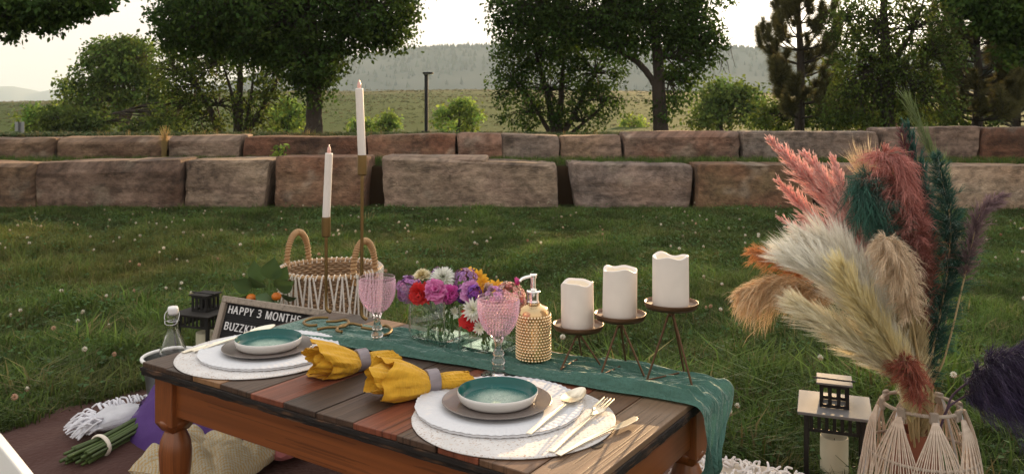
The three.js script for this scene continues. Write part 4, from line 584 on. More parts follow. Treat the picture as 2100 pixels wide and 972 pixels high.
// ---------------------------------------------------------------- taper candles on bent brass wire holders
function taper(rod, base, cupY, candY, tipX, bulbY, loops, lab) {
  const p = on(base[0], base[1], TH), Z = -p.z, t = thing('taper_holder', 'slender brass candle holder with a looped wire foot, the ' + lab, 'candle holder', new V3(p.x, TH + 0.018, p.z), 0, 'brass taper holders'), L = (x, y) => at(x, y, Z).sub(t.position);
  const c0 = L(rod, cupY[1]), c1 = L(rod, cupY[0]);
  put('rod', tubeG(curve([new V3(c0.x, c0.y + 0.01, 0), new V3(c0.x * 0.5, c0.y * 0.5, 0), new V3(0, 0.03, 0), new V3(0.003, 0.008, 0.003), new V3(0.015, 0.0, 0.006)], 24), 0.0046, 10), brassD, t);
  put('wire_foot', [0, 1].map((j) => smoothTube(loops[j].map(([x, y]) => { const q = on(x, y, TH + 0.018).sub(t.position); return new V3(q.x, 0, q.z); }), 0.004, 40, 8)), brassD, t).userData.kind = 'stuff';
  const cup = lathe([[0, 0], [0.008, 0], [0.0118, 0.001], [0.0125, 0.004], [0.0125, c1.y - c0.y], [0.0112, c1.y - c0.y], [0.0112, 0.02], [0, 0.02]], 32); put('cup', cup, brassD, t).position.set(c0.x, c0.y, 0);
  const cc = thing('taper_candle', 'ivory battery taper candle with a flame-shaped bulb, on the ' + lab, 'candle', new V3(p.x + c1.x, TH + 0.018 + c1.y - 0.01, p.z), 0, 'ivory taper candles');
  const top = at(tipX, candY, Z).sub(cc.position), b = at(tipX + 1, bulbY, Z).sub(cc.position), g = new GB(); g.tube([new V3(0, 0, 0), top.clone().multiplyScalar(0.3), top.clone().multiplyScalar(0.7), top.clone().multiplyScalar(0.985), top], [0.0108, 0.0108, 0.0106, 0.0106, 0.0096], 28, WHITE); put('wax_body', g.geo(), wax, cc);
  const fl = lathe([[0, -0.002], [0.0025, -0.001], [0.005, 0.003], [0.0056, 0.007], [0.0045, 0.013], [0.0022, 0.02], [0.0006, 0.0245], [0, 0.0248]], 20); fl.scale(1, (b.y - top.y) / 0.0248, 1); const f = put('flame_bulb', fl, phys(C(0.85, 0.62, 0.58), 0.3, { transmission: 0.4, thickness: 0 }), cc); f.position.copy(top);
}
taper(668, [668, 653], [445, 486], 314, 674, 296, [[[668, 660], [690, 659], [708, 656], [713, 664], [700, 671], [672, 672], [650, 676]], [[672, 652], [650, 652], [630, 656], [622, 662], [634, 668], [650, 667]]], 'shorter holder at the left');
taper(742, [741, 668], [318, 360], 181, 736, 162, [[[741, 672], [765, 675], [790, 668], [802, 676], [793, 686], [772, 690]], [[741, 668], [720, 664], [700, 668], [690, 678], [700, 681]]], 'taller holder at the right');

// ================================================================ flowers in square glass vases
const clear = phys(C(1, 1, 1), 0.01, { transmission: 1, thickness: 0.01, ior: 1.5, attenuationColor: C(0.85, 0.95, 0.9), attenuationDistance: 0.4 });
const water = phys(C(1, 1, 1), 0.01, { transmission: 1, thickness: 0.01, ior: 1.33, attenuationColor: C(0.8, 0.92, 0.8), attenuationDistance: 0.5 });
function glassBox(w, h, wall, floor) {
  const g = new GB(), a = w / 2, b = a - wall, q = (r, y) => [[-r, -r], [r, -r], [r, r], [-r, r]].map(([x, z]) => g.v(x, y, z, WHITE)), bev = 0.002;
  const R = [q(a - bev, 0), q(a, bev), q(a, h - bev), q(a - bev, h), q(b + bev * 0.4, h), q(b, h - bev), q(b, floor)];
  for (let k = 0; k < R.length - 1; k++) for (let j = 0; j < 4; j++) { const n = (j + 1) % 4; g.i.push(R[k][j], R[k + 1][j], R[k + 1][n], R[k][j], R[k + 1][n], R[k][n]); }
  g.i.push(R[0][0], R[0][1], R[0][2], R[0][0], R[0][2], R[0][3]); const l = R[6]; g.i.push(l[0], l[2], l[1], l[0], l[3], l[2]);
  const o = g.geo().toNonIndexed(); o.computeVertexNormals(); return o;
}
const thin = phys(C(0.97, 0.99, 0.98), 0.02, { transmission: 1, thickness: 0, ior: 1.5 }), thinWater = phys(C(0.93, 0.97, 0.92), 0.02, { transmission: 1, thickness: 0, ior: 1.25 });
const VW = 0.112, vaseAt = [];
for (const [fx, fy, lab] of [[844, 707, 'left, behind the napkins'], [946, 729, 'right, behind the front goblet']]) {
  const f = on(fx, fy, TH), [u, w] = tuOf(f), p = TU(u - VW / 2, w + VW / 2 - 0.012, TH + 0.012); vaseAt.push(p);
  const t = thing('square_vase', 'clear square glass vase of cut flowers, the ' + lab, 'vase', p, TURN, 'square glass vases'); const bw = VW - 0.004; put('glass', glassBox(bw, 0.11, 0.002, 0.0025), thin, t); put('glass_base', box(bw - 0.006, 0.0095, bw - 0.006, 0, 0.0078, 0, 0.002), clear, t); for (const sx of [-1, 1]) for (const sz of [-1, 1]) put('glass_edge', box(0.0045, 0.11, 0.0045, sx * (VW / 2 - 0.002), 0.055, sz * (VW / 2 - 0.002), 0.0018), clear, t); put('water', box(VW - 0.0112, 0.046, VW - 0.0112, 0, 0.0135 + 0.023, 0), thinWater, t);
}
const petalMat = phys(WHITE, 0.7, { vertexColors: true, transmission: 0.25, thickness: 0 }), stemMat = std(C(0.1, 0.17, 0.045), 0.7), greenLeaf = phys(C(0.07, 0.13, 0.04), 0.65, { transmission: 0.25, thickness: 0 });
function petals(o) {                                               // layers of curved petals round +y
  const g = new GB(), c = new THREE.Color(), c0 = C(...o.c0), c1 = C(...o.c1);
  for (let l = 0; l < o.layers; l++) {
    const f = l / Math.max(1, o.layers - 1), n = Math.round(o.n * lerp(0.55, 1, f));
    for (let k = 0; k < n; k++) {
      const a = (k + 0.5 * (l & 1) + rr(-0.25, 0.25)) / n * 6.2832, e = lerp(o.e0, o.e1, f) + rr(-0.1, 0.1), L = o.R * lerp(o.in ?? 0.55, 1, f) * rr(0.88, 1.08), w = o.w * L * rr(0.85, 1.15), base = o.R * 0.1 * f, ids = [];
      const sh = rr(0.75, 1.12);
      for (let i = 0; i <= 4; i++) { const s = i / 4, bend = e - (o.curl ?? 0.5) * s, rad = base + L * (Math.cos(e) + Math.cos(bend)) * 0.5 * s, y = (o.y ?? 0) * (1 - f) + L * (Math.sin(e) + Math.sin(bend)) * 0.5 * s, hw = w * (o.tip ? Math.sin(Math.PI * Math.min(0.97, 0.16 + 0.8 * s)) : Math.pow(Math.sin(1.65 * s * 0.9 + 0.12), 0.8)), row = [];
        for (let j = -1; j <= 1; j++) { const ru = (o.ruf ?? 0) * L * s * (rnd() - 0.5), x = j * hw, X = rad * Math.cos(a) - x * Math.sin(a) + ru, Zz = rad * Math.sin(a) + x * Math.cos(a) + ru; c.copy(c0).lerp(c1, clamp(Math.pow(s, o.cp ?? 1) + 0.15 * (rnd() - 0.5), 0, 1)).multiplyScalar(sh * (1 - 0.12 * Math.abs(j) * (o.cup ?? 1))); row.push(g.v(X, y + 0.18 * hw * Math.abs(j) + ru, Zz, c)); }
        if (i) { const p = ids[i - 1]; g.i.push(p[0], p[1], row[0], p[1], row[1], row[0], p[1], p[2], row[1], p[2], row[2], row[1]); } ids.push(row); }
    }
  }
  return g.geo();
}
function fluffy(R, n, c0, c1, fl) {                                // a puffy head of many small florets
  const b = [];
  n = Math.round(n * 2.1); fl *= 0.66; for (let k = 0; k < n; k++) { const d = ball(); d.y = Math.abs(d.y) * 1.1 - 0.35; d.normalize(); const g = petals({ layers: 2, n: 6, e0: 1.0, e1: 0.35, R: fl, w: 0.5, c0: c0.map((x) => x * rr(0.6, 1.1)), c1: c1.map((x) => x * rr(0.75, 1.2)), ruf: 0.25 }); g.applyMatrix4(M4(d.multiplyScalar(R * rr(0.75, 1.02)), quatTo(d.clone().normalize(), rr(0, 6)), 1)); b.push(g); }
  return merge(b);
}
function flower(label, x, y, dz, geo, lean, vase, cat = 'flower', name = 'cut_flower', extra) {
  const v = vaseAt[vase], Z = -v.z + dz, h = at(x, y, Z), t = thing(name, label, cat, h, 0, 'cut flowers in the glass vases');
  const L = new V3(...lean).normalize(), m = put('blossom', geo, petalMat, t); m.quaternion.copy(quatTo(L, rr(0, 6)));
  const foot = new V3(v.x + rr(-0.033, 0.033), v.y + 0.016, v.z + rr(-0.033, 0.033)).sub(h), neck = new V3(v.x + clamp(h.x - v.x, -0.035, 0.035), v.y + 0.1, v.z + clamp(h.z - v.z, -0.035, 0.035)).sub(h);
  put('stem', smoothTube([[0, 0, 0], L.clone().multiplyScalar(-0.012), neck, foot], 0.0022, 18, 6), stemMat, t);
  const lf = []; for (let k = 0; k < 3; k++) { const q = neck.clone().lerp(foot, rr(0.05, 0.6)), g = leafG.clone(); g.applyMatrix4(M4(q, quatTo(new V3(rr(-0.6, 0.6), rr(0.2, 1), rr(-0.6, 0.6)).normalize(), rr(0, 6)), new V3(0.012, 0.034, 0.02))); lf.push(g); }
  put('leaf', merge(lf), greenLeaf, t).userData.kind = 'stuff'; if (extra) put('flower_centre', extra[0], extra[1], t).quaternion.copy(quatTo(L, 0)); return t;
}
const mag = { layers: 5, n: 12, e0: 1.4, e1: 0.1, R: 0.027, w: 0.42, c0: [0.6, 0.015, 0.3], c1: [0.88, 0.32, 0.64], cp: 3, ruf: 0.3, y: 0.012, in: 0.6 };
const wmum = { layers: 6, n: 26, e0: 1.45, e1: 0.15, R: 0.033, w: 0.13, c0: [0.72, 0.76, 0.5], c1: [0.86, 0.86, 0.84], tip: 1, curl: 0.2, in: 0.5, y: 0.006 };
const yel = { layers: 2, n: 10, e0: 0.9, e1: 0.5, R: 0.024, w: 0.24, c0: [0.75, 0.3, 0.005], c1: [0.95, 0.52, 0.01], tip: 1 };
const redC = { layers: 6, n: 11, e0: 1.45, e1: 0.2, R: 0.026, w: 0.42, c0: [0.42, 0.005, 0.008], c1: [0.72, 0.012, 0.014], ruf: 0.25, y: 0.012, in: 0.6 };
const face = [0.05, 0.45, 1];
flower('mauve puffy flower head leftmost, hanging over the left vase', 838, 592, 0.0, fluffy(0.034, 50, [0.38, 0.14, 0.38], [0.62, 0.33, 0.62], 0.0095), [-0.5, 0.6, 0.5], 0);
flower('scarlet flower between the mauve head and the magenta bloom', 861, 603, -0.05, petals(redC), [-0.2, 0.25, 1], 0);
flower('magenta ruffled bloom with pale edges over the left vase', 893, 597, -0.06, petals(mag), face, 0);
flower('smaller magenta bloom lower right of the large ruffled one', 921, 603, -0.05, petals({ ...mag, R: 0.022, c1: [0.75, 0.12, 0.5] }), [0.4, 0.2, 1], 0);
flower('white shaggy bloom at the top of the left bunch', 908, 571, 0.0, petals(wmum), [0, 0.75, 0.7], 0);
flower('cream bloom at the upper left behind the white shaggy one', 865, 567, 0.03, petals({ ...wmum, R: 0.025, n: 14, w: 0.24, c0: [0.8, 0.66, 0.25], c1: [0.88, 0.8, 0.58] }), [-0.2, 0.9, 0.3], 0);
flower('mauve puffy head in the middle of the bunch', 955, 577, 0.0, fluffy(0.033, 50, [0.34, 0.12, 0.34], [0.56, 0.28, 0.55], 0.0095), [0.1, 0.8, 0.6], 0);
flower('small mauve puff behind the white shaggy bloom', 896, 563, 0.05, fluffy(0.018, 20, [0.25, 0.07, 0.3], [0.5, 0.2, 0.55], 0.007), [0, 1, 0.2], 0);
const cen = [new THREE.SphereGeometry(0.006, 12, 8), std(C(0.45, 0.2, 0.02), 0.8)];
flower('golden daisy topmost in the bunch', 960, 561, 0.03, petals(yel), [0, 0.9, 0.3], 0, 'flower', 'cut_flower', cen);
flower('golden daisy right of the topmost one', 981, 572, 0.0, petals(yel), [0.2, 0.5, 0.8], 0, 'flower', 'cut_flower', cen);
flower('golden daisy low between the mauve head and the purple sprig', 990, 583, -0.01, petals({ ...yel, R: 0.02 }), [0.3, 0.3, 1], 1, 'flower', 'cut_flower', cen);
flower('golden daisy on the right, above the pale pink puff', 1018, 590, 0.02, petals({ ...yel, R: 0.022 }), [0.1, 0.7, 0.6], 1, 'flower', 'cut_flower', cen);
flower('violet sprig of small florets under the golden daisies', 948, 607, -0.05, fluffy(0.018, 26, [0.08, 0.01, 0.22], [0.22, 0.05, 0.48], 0.007), [0.1, 0.4, 1], 0);
flower('violet sprig with a pinkish top over the gap between the vases', 973, 600, -0.03, fluffy(0.017, 24, [0.15, 0.02, 0.3], [0.4, 0.1, 0.6], 0.008), [0.2, 0.4, 1], 1);
flower('light magenta bloom above the violet sprigs', 966, 596, 0.0, petals({ ...mag, R: 0.024, c0: [0.6, 0.1, 0.5], c1: [0.82, 0.4, 0.75] }), [0.1, 0.6, 0.8], 1);
flower('pale pink puffy head on the right, behind the front goblet', 1045, 613, 0.0, fluffy(0.04, 60, [0.72, 0.3, 0.3], [0.9, 0.56, 0.54], 0.011), [0.4, 0.6, 0.6], 1);
flower('lilac puffy head left of the pale pink one', 1010, 613, -0.03, fluffy(0.03, 44, [0.45, 0.16, 0.45], [0.7, 0.4, 0.68], 0.01), [0, 0.5, 0.8], 1);
flower('white daisy hanging low over the front of the right vase', 972, 636, -0.07, petals({ ...wmum, layers: 3, n: 18, R: 0.027, w: 0.16 }), [-0.35, 0.25, 1], 1);
flower('small white daisy lowest, behind the front goblet rim', 984, 672, -0.06, petals({ ...wmum, layers: 2, n: 14, R: 0.016, w: 0.18 }), [-0.2, 0.2, 1], 1);
flower('scarlet bloom low inside the right vase', 968, 656, -0.03, petals({ ...redC, R: 0.026 }), [-0.2, 0.3, 1], 1);
flower('tiny white daisy pressed against the left vase', 932, 638, -0.045, petals({ ...wmum, layers: 2, n: 12, R: 0.011, w: 0.2 }), [0, 0.3, 1], 0);
flower('magenta bud standing above the gold dispenser', 1060, 585, 0.0, petals({ layers: 5, n: 7, e0: 1.5, e1: 1.25, R: 0.017, w: 0.42, c0: [0.5, 0.02, 0.2], c1: [0.8, 0.12, 0.45], curl: -0.5 }), [0.15, 1, 0.2], 1);
flower('striped cream bud among the golden daisies', 1000, 596, -0.02, petals({ layers: 3, n: 6, e0: 1.5, e1: 1.1, R: 0.024, w: 0.3, c0: [0.5, 0.2, 0.25], c1: [0.8, 0.7, 0.5], curl: -0.3, tip: 1 }), [0.1, 0.6, 0.6], 1);
// ================================================================ basket, greens, oranges
{
  const Z = 3.25, c = at(677, 553, Z), R = 100 / F * Z, H = c.y, t = thing('wicker_basket', 'round wicker basket with two handles and white criss-cross yarn', 'basket', new V3(c.x, 0.005, c.z));
  const rad = (y) => R * (0.86 + 0.14 * Math.pow(y / H, 0.7)), wk = (y, k) => { const pts = []; for (let i = 0; i <= 132; i++) { const a = i / 132 * 6.28318, r = rad(y) + 0.0042 * Math.sin(a * 33 + k * Math.PI); pts.push(new V3(r * Math.cos(a), y + 0.0012 * Math.sin(a * 9 + k), r * Math.sin(a))); } return pts; };
  const g = new GB(), n = Math.round(H / 0.0092); for (let k = 0; k < n; k++) { const s = rr(0.6, 1.2); g.tube(wk(0.006 + k * 0.0092, k), 0.0054, 5, C(0.36 * s, 0.24 * s, 0.14 * s), C(0.36 * s, 0.24 * s, 0.14 * s), false); }
  put('wicker_body', g.geo(), std(WHITE, 0.65, { vertexColors: true }), t).userData.kind = 'stuff';
  put('rim', new GB().tube([...Array(97)].map((_, i) => { const a = i / 96 * 6.28318; return new V3((R + 0.004) * Math.cos(a), H + 0.004 * Math.sin(a * 48), (R + 0.004) * Math.sin(a)); }), 0.0085, 8, C(0.38, 0.23, 0.11), C(0.38, 0.23, 0.11), false).geo(), std(WHITE, 0.6, { vertexColors: true }), t);
  put('basket_floor', lathe([[0, 0.004], [rad(0), 0.004], [rad(0), 0.012], [0, 0.012]], 40), std(C(0.2, 0.12, 0.06), 0.9), t);
  const y = new GB(); for (let k = 0; k < 88; k++) { const a0 = k / 88 * 6.28318, grp = Math.floor(k / 4), da = ((k % 4) - 1.5) * 0.1, yb = 0.05, pts = []; for (let i = 0; i <= 8; i++) { const f = i / 8, a = a0 + (k & 1 ? 1 : -1) * 0.2 * (f - 0.5) + da * (0.4 - f) * 0.6 + grp * 0.01, yy = lerp(yb, H + 0.004, f), r = rad(Math.min(yy, H)) + 0.012; pts.push(new V3(r * Math.cos(a), yy, r * Math.sin(a))); } y.tube(pts, 0.0036, 5, WHITE); }
  for (let k = 0; k < 60; k++) { const a = k / 60 * 6.28318, r = R + 0.004; y.tube(curve([[(r - 0.011) * Math.cos(a), H - 0.008, (r - 0.011) * Math.sin(a)], [r * Math.cos(a + 0.02), H + 0.0105, r * Math.sin(a + 0.02)], [(r + 0.0115) * Math.cos(a + 0.05), H - 0.008, (r + 0.0115) * Math.sin(a + 0.05)]], 6), 0.0028, 4, WHITE); }
  put('yarn_lacing', y.geo(), std(C(0.74, 0.7, 0.64), 0.9), t).userData.kind = 'stuff';
  for (const [px, px2, yt, a0] of [[600, 650, 483, 2.55], [706, 771, 505, -0.62]]) {
    const s0 = at(px, 545, Z), s1 = at(px2, 545, Z), wHalf = 0.058, hh = yt < 500 ? 0.128 : 0.125, dir = new V3(-Math.sin(a0), 0, -Math.cos(a0)), cc = new V3((R - 0.004) * Math.cos(a0), H - 0.035, -(R - 0.004) * Math.sin(a0));
    const arc = []; for (let i = 0; i <= 40; i++) { const A = i / 40 * Math.PI; arc.push(cc.clone().addScaledVector(dir, Math.cos(A) * wHalf).add(new V3(0, (hh + 0.035) * Math.pow(Math.sin(A), 0.7), 0))); }
    const h = put('handle', tubeG(arc, 0.0095, 10), std(C(0.35, 0.2, 0.09), 0.7), t), w = new GB(), coil = []; for (let i = 0; i <= 380; i++) { const f = i / 380 * 40, j = Math.min(39, Math.floor(f)), p = arc[j].clone().lerp(arc[j + 1], f - j), tg = arc[j + 1].clone().sub(arc[j]).normalize(), o = new V3().crossVectors(tg, dir).normalize(), b = new V3().crossVectors(tg, o), A = i / 380 * 6.28318 * 34; coil.push(p.addScaledVector(o, 0.0105 * Math.cos(A)).addScaledVector(b, 0.0105 * Math.sin(A))); }
    w.tube(coil, 0.0032, 5, C(0.44, 0.27, 0.13)); put('handle_wrap', w.geo(), std(WHITE, 0.6, { vertexColors: true }), h);
  }
  const P = at(545, 618, 3.05), pl = thing('leafy_plant', 'broad-leaved green plant in front of the basket, left side', 'plant', new V3(P.x, 0, P.z)), big = [];
  const bl = sheet(8, 8, (a, b) => { const x = (a - 0.5), w = Math.sin(Math.PI * Math.pow(b, 0.75)) * 0.85 + 0.02; return new V3(x * w, b, 0.25 * x * x * w - 0.25 * b * b + 0.05 * Math.sin(b * 9) * Math.abs(x)); });
  for (const [x, y, s, dx, dy] of [[516, 590, 0.075, -0.8, 0.3], [530, 578, 0.085, -0.2, 1], [552, 572, 0.09, 0.3, 0.8], [565, 590, 0.085, 0.7, 0.2], [545, 600, 0.09, 0.1, -0.4], [522, 606, 0.08, -0.7, -0.3], [568, 575, 0.07, 0.6, 0.7], [538, 590, 0.08, -0.3, 0.3], [575, 606, 0.07, 0.8, -0.2], [552, 612, 0.09, 0.4, -0.5], [510, 612, 0.07, -0.6, -0.2]]) {
    const q = at(x, y, 3.05 + rr(-0.06, 0.06)).sub(pl.position), m = put('leaf', bl, greenLeaf, pl); m.position.copy(q); m.quaternion.copy(quatTo(new V3(dx, dy, 0.5).normalize(), rr(-0.6, 0.6))); m.scale.setScalar(s); big.push(q);
  }
  put('stem', merge(big.map((q) => smoothTube([[0, 0, 0], [q.x * 0.4, q.y * 0.6, q.z * 0.4], q], 0.003, 8, 5))), stemMat, pl).userData.kind = 'stuff';
  for (const [x, y, r, l] of [[514, 611, 10, 'small orange gourd nearer the letter board top left corner'], [566, 608, 10, 'small orange gourd against the basket side'], [545, 621, 9, 'small orange gourd low among the broad leaves']]) {
    const p = at(x, y, 3.0), s = r / F * 3.0, t2 = thing('gourd', l, 'gourd', p), g2 = new THREE.SphereGeometry(s, 28, 18), q = g2.attributes.position; for (let i = 0; i < q.count; i++) { const a = Math.atan2(q.getZ(i), q.getX(i)), k = 1 - 0.07 * Math.pow(Math.abs(Math.cos(a * 4)), 6); q.setXYZ(i, q.getX(i) * k, q.getY(i) * 0.85, q.getZ(i) * k); } g2.computeVertexNormals();
    put('rind', g2, phys(C(0.62, 0.17, 0.015), 0.45), t2); put('stalk', smoothTube([[0, s * 0.8, 0], [0.002, s * 1.1, 0], [0.006, s * 1.3, 0]], s * 0.13, 6, 6), stemMat, t2);
  }
}
// ================================================================ letter board
{
  const Z = 2.6, p0 = at(463, 607, Z), t = thing('letter_board', 'black felt letter board in a pale wood frame, leaning behind the table', 'letter board', p0);
  const ex = new V3(0.884, 0, 0.468).normalize(), nrm = new V3(-0.468, 0, 0.884), lean = 0.35, ey = new V3(0, 1, 0).addScaledVector(nrm, -lean).normalize(), ez = new V3().crossVectors(ex, ey);
  t.quaternion.setFromRotationMatrix(new THREE.Matrix4().makeBasis(ex, ey, ez));
  const W = 0.5, H = 0.41, b = 0.02, wood = std(C(0.42, 0.35, 0.28), 0.7, { map: T.grain });
  put('felt', (() => { const g = sheet(2, 220, (a, c) => new V3(b + (W - 2 * b) * a, -H + b + (H - 2 * b) * c, 0.004 + 0.0014 * Math.abs(Math.sin(c * 110 * Math.PI / 2)))); return g; })(), std(C(0.012, 0.012, 0.013), 0.98), t); put('backing', box(W - 0.004, H - 0.004, 0.006, W / 2, -H / 2, -0.002), std(C(0.05, 0.04, 0.03), 0.9), t);
  put('frame_bar', box(W, b, 0.022, W / 2, -b / 2, 0.006, 0.003), wood, t); put('frame_bar', box(W, b, 0.022, W / 2, -H + b / 2, 0.006, 0.003), wood, t);
  for (const x of [b / 2, W - b / 2]) put('frame_bar', box(b, H - 2 * b, 0.022, x, -H / 2, 0.006, 0.003), wood, t);
  const font = await new FontLoader().loadAsync('fonts/droid/droid_sans_regular.typeface.json'), lm = std(C(0.82, 0.82, 0.82), 0.45);
  const line = (s, x, y, adv, sz) => { for (const ch of s) { if (ch !== ' ') { const g = new TextGeometry(ch, { font, size: sz, depth: 0.003, curveSegments: 4 }); g.computeBoundingBox(); const w = g.boundingBox.max.x; g.translate(x, y, 0.006); put('letter', g, lm, t); x += w + adv; } else x += 0.013; } };
  line('HAPPY 3 MONTHS OF', 0.03, -0.05, 0.0038, 0.0235); line('BUZZKILL', 0.03, -0.1, 0.0036, 0.0235);
}
// ================================================================ lanterns
const ironM = phys(C(0.012, 0.011, 0.011), 0.5, { metalness: 0.2, bumpMap: T.fine, bumpScale: 0.0006 }), roofM = phys(C(0.2, 0.2, 0.205), 0.65, { specularIntensity: 0.4 }), creamWax = phys(C(0.72, 0.68, 0.52), 0.5, { transmission: 0.1, thickness: 0 });  // roof grey is sky reflection put into the colour of black metal
function lantern(label, p, turn, clab, roofMat = roofM) {
  const t = thing('candle_lantern', label, 'lantern', p, turn, 'black metal lanterns'), a = 0.068;
  put('base_plate', [box(0.15, 0.012, 0.15, 0, 0.006, 0, 0.002)], ironM, t);
  for (const sx of [-1, 1]) for (const sz of [-1, 1]) put('post', box(0.012, 0.19, 0.012, sx * a, 0.105, sz * a, 0.0015), ironM, t);
  for (let s = 0; s < 4; s++) {
    const g = [box(0.136, 0.008, 0.004, 0, 0.158, a), box(0.136, 0.006, 0.004, 0, 0.197, a)]; for (let k = -3; k <= 3; k++) g.push(box(0.0085, 0.036, 0.0035, k * 0.0185, 0.1775, a)); g.push(box(0.136, 0.01, 0.004, 0, 0.02, a));
    const m = put('grille', g, ironM, t); m.rotation.y = s * Math.PI / 2; m.userData.kind = 'stuff';
  }
  const rf = (w, y0, y1, wi) => { const g = new THREE.CylinderGeometry(wi * 0.7071, w * 0.7071, y1 - y0, 4, 1); g.rotateY(Math.PI / 4); g.translate(0, (y0 + y1) / 2, 0); return g; };
  put('roof', [box(0.18, 0.004, 0.18, 0, 0.206, 0, 0.0015), box(0.176, 0.005, 0.176, 0, 0.2025, 0, 0.001)], roofMat, t);
  const b = 0.034; for (let s = 0; s < 4; s++) { const g = [box(0.072, 0.008, 0.004, 0, 0.213, b), box(0.072, 0.006, 0.004, 0, 0.263, b)]; for (const k of [-1.6, -0.55, 0.55, 1.6]) g.push(box(0.009, 0.048, 0.004, k * 0.0195, 0.238, b)); const m = put('chimney_grille', g, ironM, t); m.rotation.y = s * Math.PI / 2; m.userData.kind = 'stuff'; }
  put('cap', [box(0.088, 0.005, 0.088, 0, 0.2715, 0, 0.0015)], roofMat, t); put('handle', smoothTube([[-0.03, 0.272, 0], [-0.05, 0.276, 0.01], [-0.03, 0.284, 0.035], [0.02, 0.284, 0.038], [0.05, 0.276, 0.01], [0.03, 0.272, 0]], 0.0022, 30, 8), ironM, t);
  const c = thing('pillar_candle', clab, 'candle', p.clone().add(new V3(0, 0.013, 0)), 0, 'cream candles in the lanterns'); put('wax_body', [lathe([[0, 0], [0.0345, 0], [0.0352, 0.003], [0.035, 0.11], [0.0335, 0.112], [0.032, 0.1095], [0.022, 0.099], [0, 0.097]], 48)], creamWax, c); put('wick', tubeG([[0, 0.096, 0], [0.001, 0.106, 0]], 0.0012, 6), ironM, c); return t;
}
lantern('black metal lantern with two flat roofs coloured grey for sky sheen, beside the white rope vase', new V3(...(() => { const p = at(1712, 832, 2.17); return [p.x, 0.0, p.z]; })()), -0.36, 'cream pillar candle inside the right lantern by the vase');
lantern('black metal lantern behind the table at the left, with a wire loop on top', (() => { const p = at(420, 632, 3.2); p.y = 0; return p; })(), -0.35, 'cream candle inside the far lantern behind the letter board', std(C(0.016, 0.013, 0.011), 0.9));
// ================================================================ bottle in a bucket
{
  const Z = 2.62, p = at(354, 728, Z), b = thing('metal_bucket', 'small galvanized bucket with a white rim at the left end of the table', 'bucket', new V3(p.x, 0.012, p.z)), H = p.y - 0.012, R = 0.092;
  put('pail', lathe([[0, 0], [R * 0.72, 0], [R * 0.74, 0.006], [R * 0.98, H - 0.008], [R, H - 0.006], [R * 0.965, H - 0.006], [R * 0.72, 0.008], [0, 0.008]], 48), phys(C(0.16, 0.17, 0.17), 0.4, { metalness: 0.8, bumpMap: T.fine, bumpScale: 0.001 }), b); const rim = new THREE.TorusGeometry(R, 0.0058, 10, 56); rim.rotateX(Math.PI / 2); rim.translate(0, H - 0.004, 0); put('rim', rim, phys(C(0.8, 0.79, 0.77), 0.4), b);
  const t = thing('swing_top_bottle', 'clear swing-top glass bottle standing in the bucket', 'bottle', new V3(p.x - 0.001, 0.05, p.z)), T0 = at(350, 628, Z).y - 0.05, y = (v) => T0 - v;
  put('glass', lathe([[0, 0], [0.038, 0], [0.041, 0.006], [0.041, y(0.152)], [0.0395, y(0.135)], [0.034, y(0.115)], [0.025, y(0.092)], [0.0185, y(0.076)], [0.0165, y(0.06)], [0.0165, y(0.036)], [0.0185, y(0.034)], [0.0185, y(0.026)], [0.0155, y(0.024)], [0.0125, y(0.024)], [0.0125, y(0.07)], [0.021, y(0.094)], [0.0315, y(0.118)], [0.0375, y(0.15)], [0.0375, 0.008], [0, 0.006]], 56), clear, t);
  put('stopper', lathe([[0, y(0.026)], [0.014, y(0.026)], [0.0155, y(0.02)], [0.0165, y(0.008)], [0.014, y(0.001)], [0, y(0)]], 32), phys(C(0.8, 0.8, 0.8), 0.25), t);
  const wire = phys(C(0.6, 0.6, 0.62), 0.2, { metalness: 1 }); put('swing_wire', [...[-1, 1].map((s) => smoothTube([[s * 0.0165, y(0.012), 0], [s * 0.023, y(0.025), 0.006], [s * 0.021, y(0.042), 0.012], [s * 0.0185, y(0.048), 0]], 0.0014, 16, 6)), smoothTube([...Array(17)].map((_, i) => { const a = i / 16 * 6.283; return [0.0175 * Math.cos(a), y(0.046), 0.0175 * Math.sin(a)]; }), 0.0013, 40, 6), smoothTube([[-0.021, y(0.042), 0.012], [-0.016, y(0.052), 0.02], [0, y(0.056), 0.022], [0.016, y(0.052), 0.02], [0.021, y(0.042), 0.012]], 0.0014, 20, 6)], wire, t).userData.kind = 'stuff';
}
// ================================================================ cushions and the wrapped bunch of stems
const cushG = (w, d, h, s, wr = 0.006) => { const top = (sg) => sheet(48, 48, (a, b) => { const x = a * 2 - 1, z = b * 2 - 1, f = Math.pow(Math.max(0, (1 - Math.pow(Math.abs(x), 3.2)) * (1 - Math.pow(Math.abs(z), 3.2))), 0.42), px = x * w / 2 * (1 - 0.05 * (1 - z * z)), pz = z * d / 2 * (1 - 0.05 * (1 - x * x)); return new V3(px, h / 2 + sg * (h / 2) * f * (1 + 0.1 * fbm(px * 6 + s, pz * 6, s, 3)) + wr * (wr > 0.03 ? 1.4 * Math.abs(fbm(px * 8, pz * 8, s * 3, 3)) - 0.2 : fbm(px * 14, pz * 14, s * 3, 3)) * f * 2, sg * pz); }); const g = merge([top(1), top(-1)]); const uv = g.attributes.uv; for (let i = 0; i < uv.count; i++) uv.setXY(i, uv.getX(i) * w * 12, uv.getY(i) * d * 12); return g; };
const fringe = (n, L, P, D) => { const g = new GB(); for (let k = 0; k < n; k++) { const p = P(), d = D(p), e = p.clone().addScaledVector(d, L * rr(0.6, 1.15)), m = p.clone().lerp(e, 0.5).add(ball().multiplyScalar(L * 0.18)).add(new V3(0, L * 0.1, 0)); e.y = Math.max(0.02, e.y - L * 0.25); g.tube(curve([p, m, e], 5), [0.0035, 0.0034, 0.0032, 0.003, 0.0028, 0.0025], 5, WHITE); } return g.geo(); };
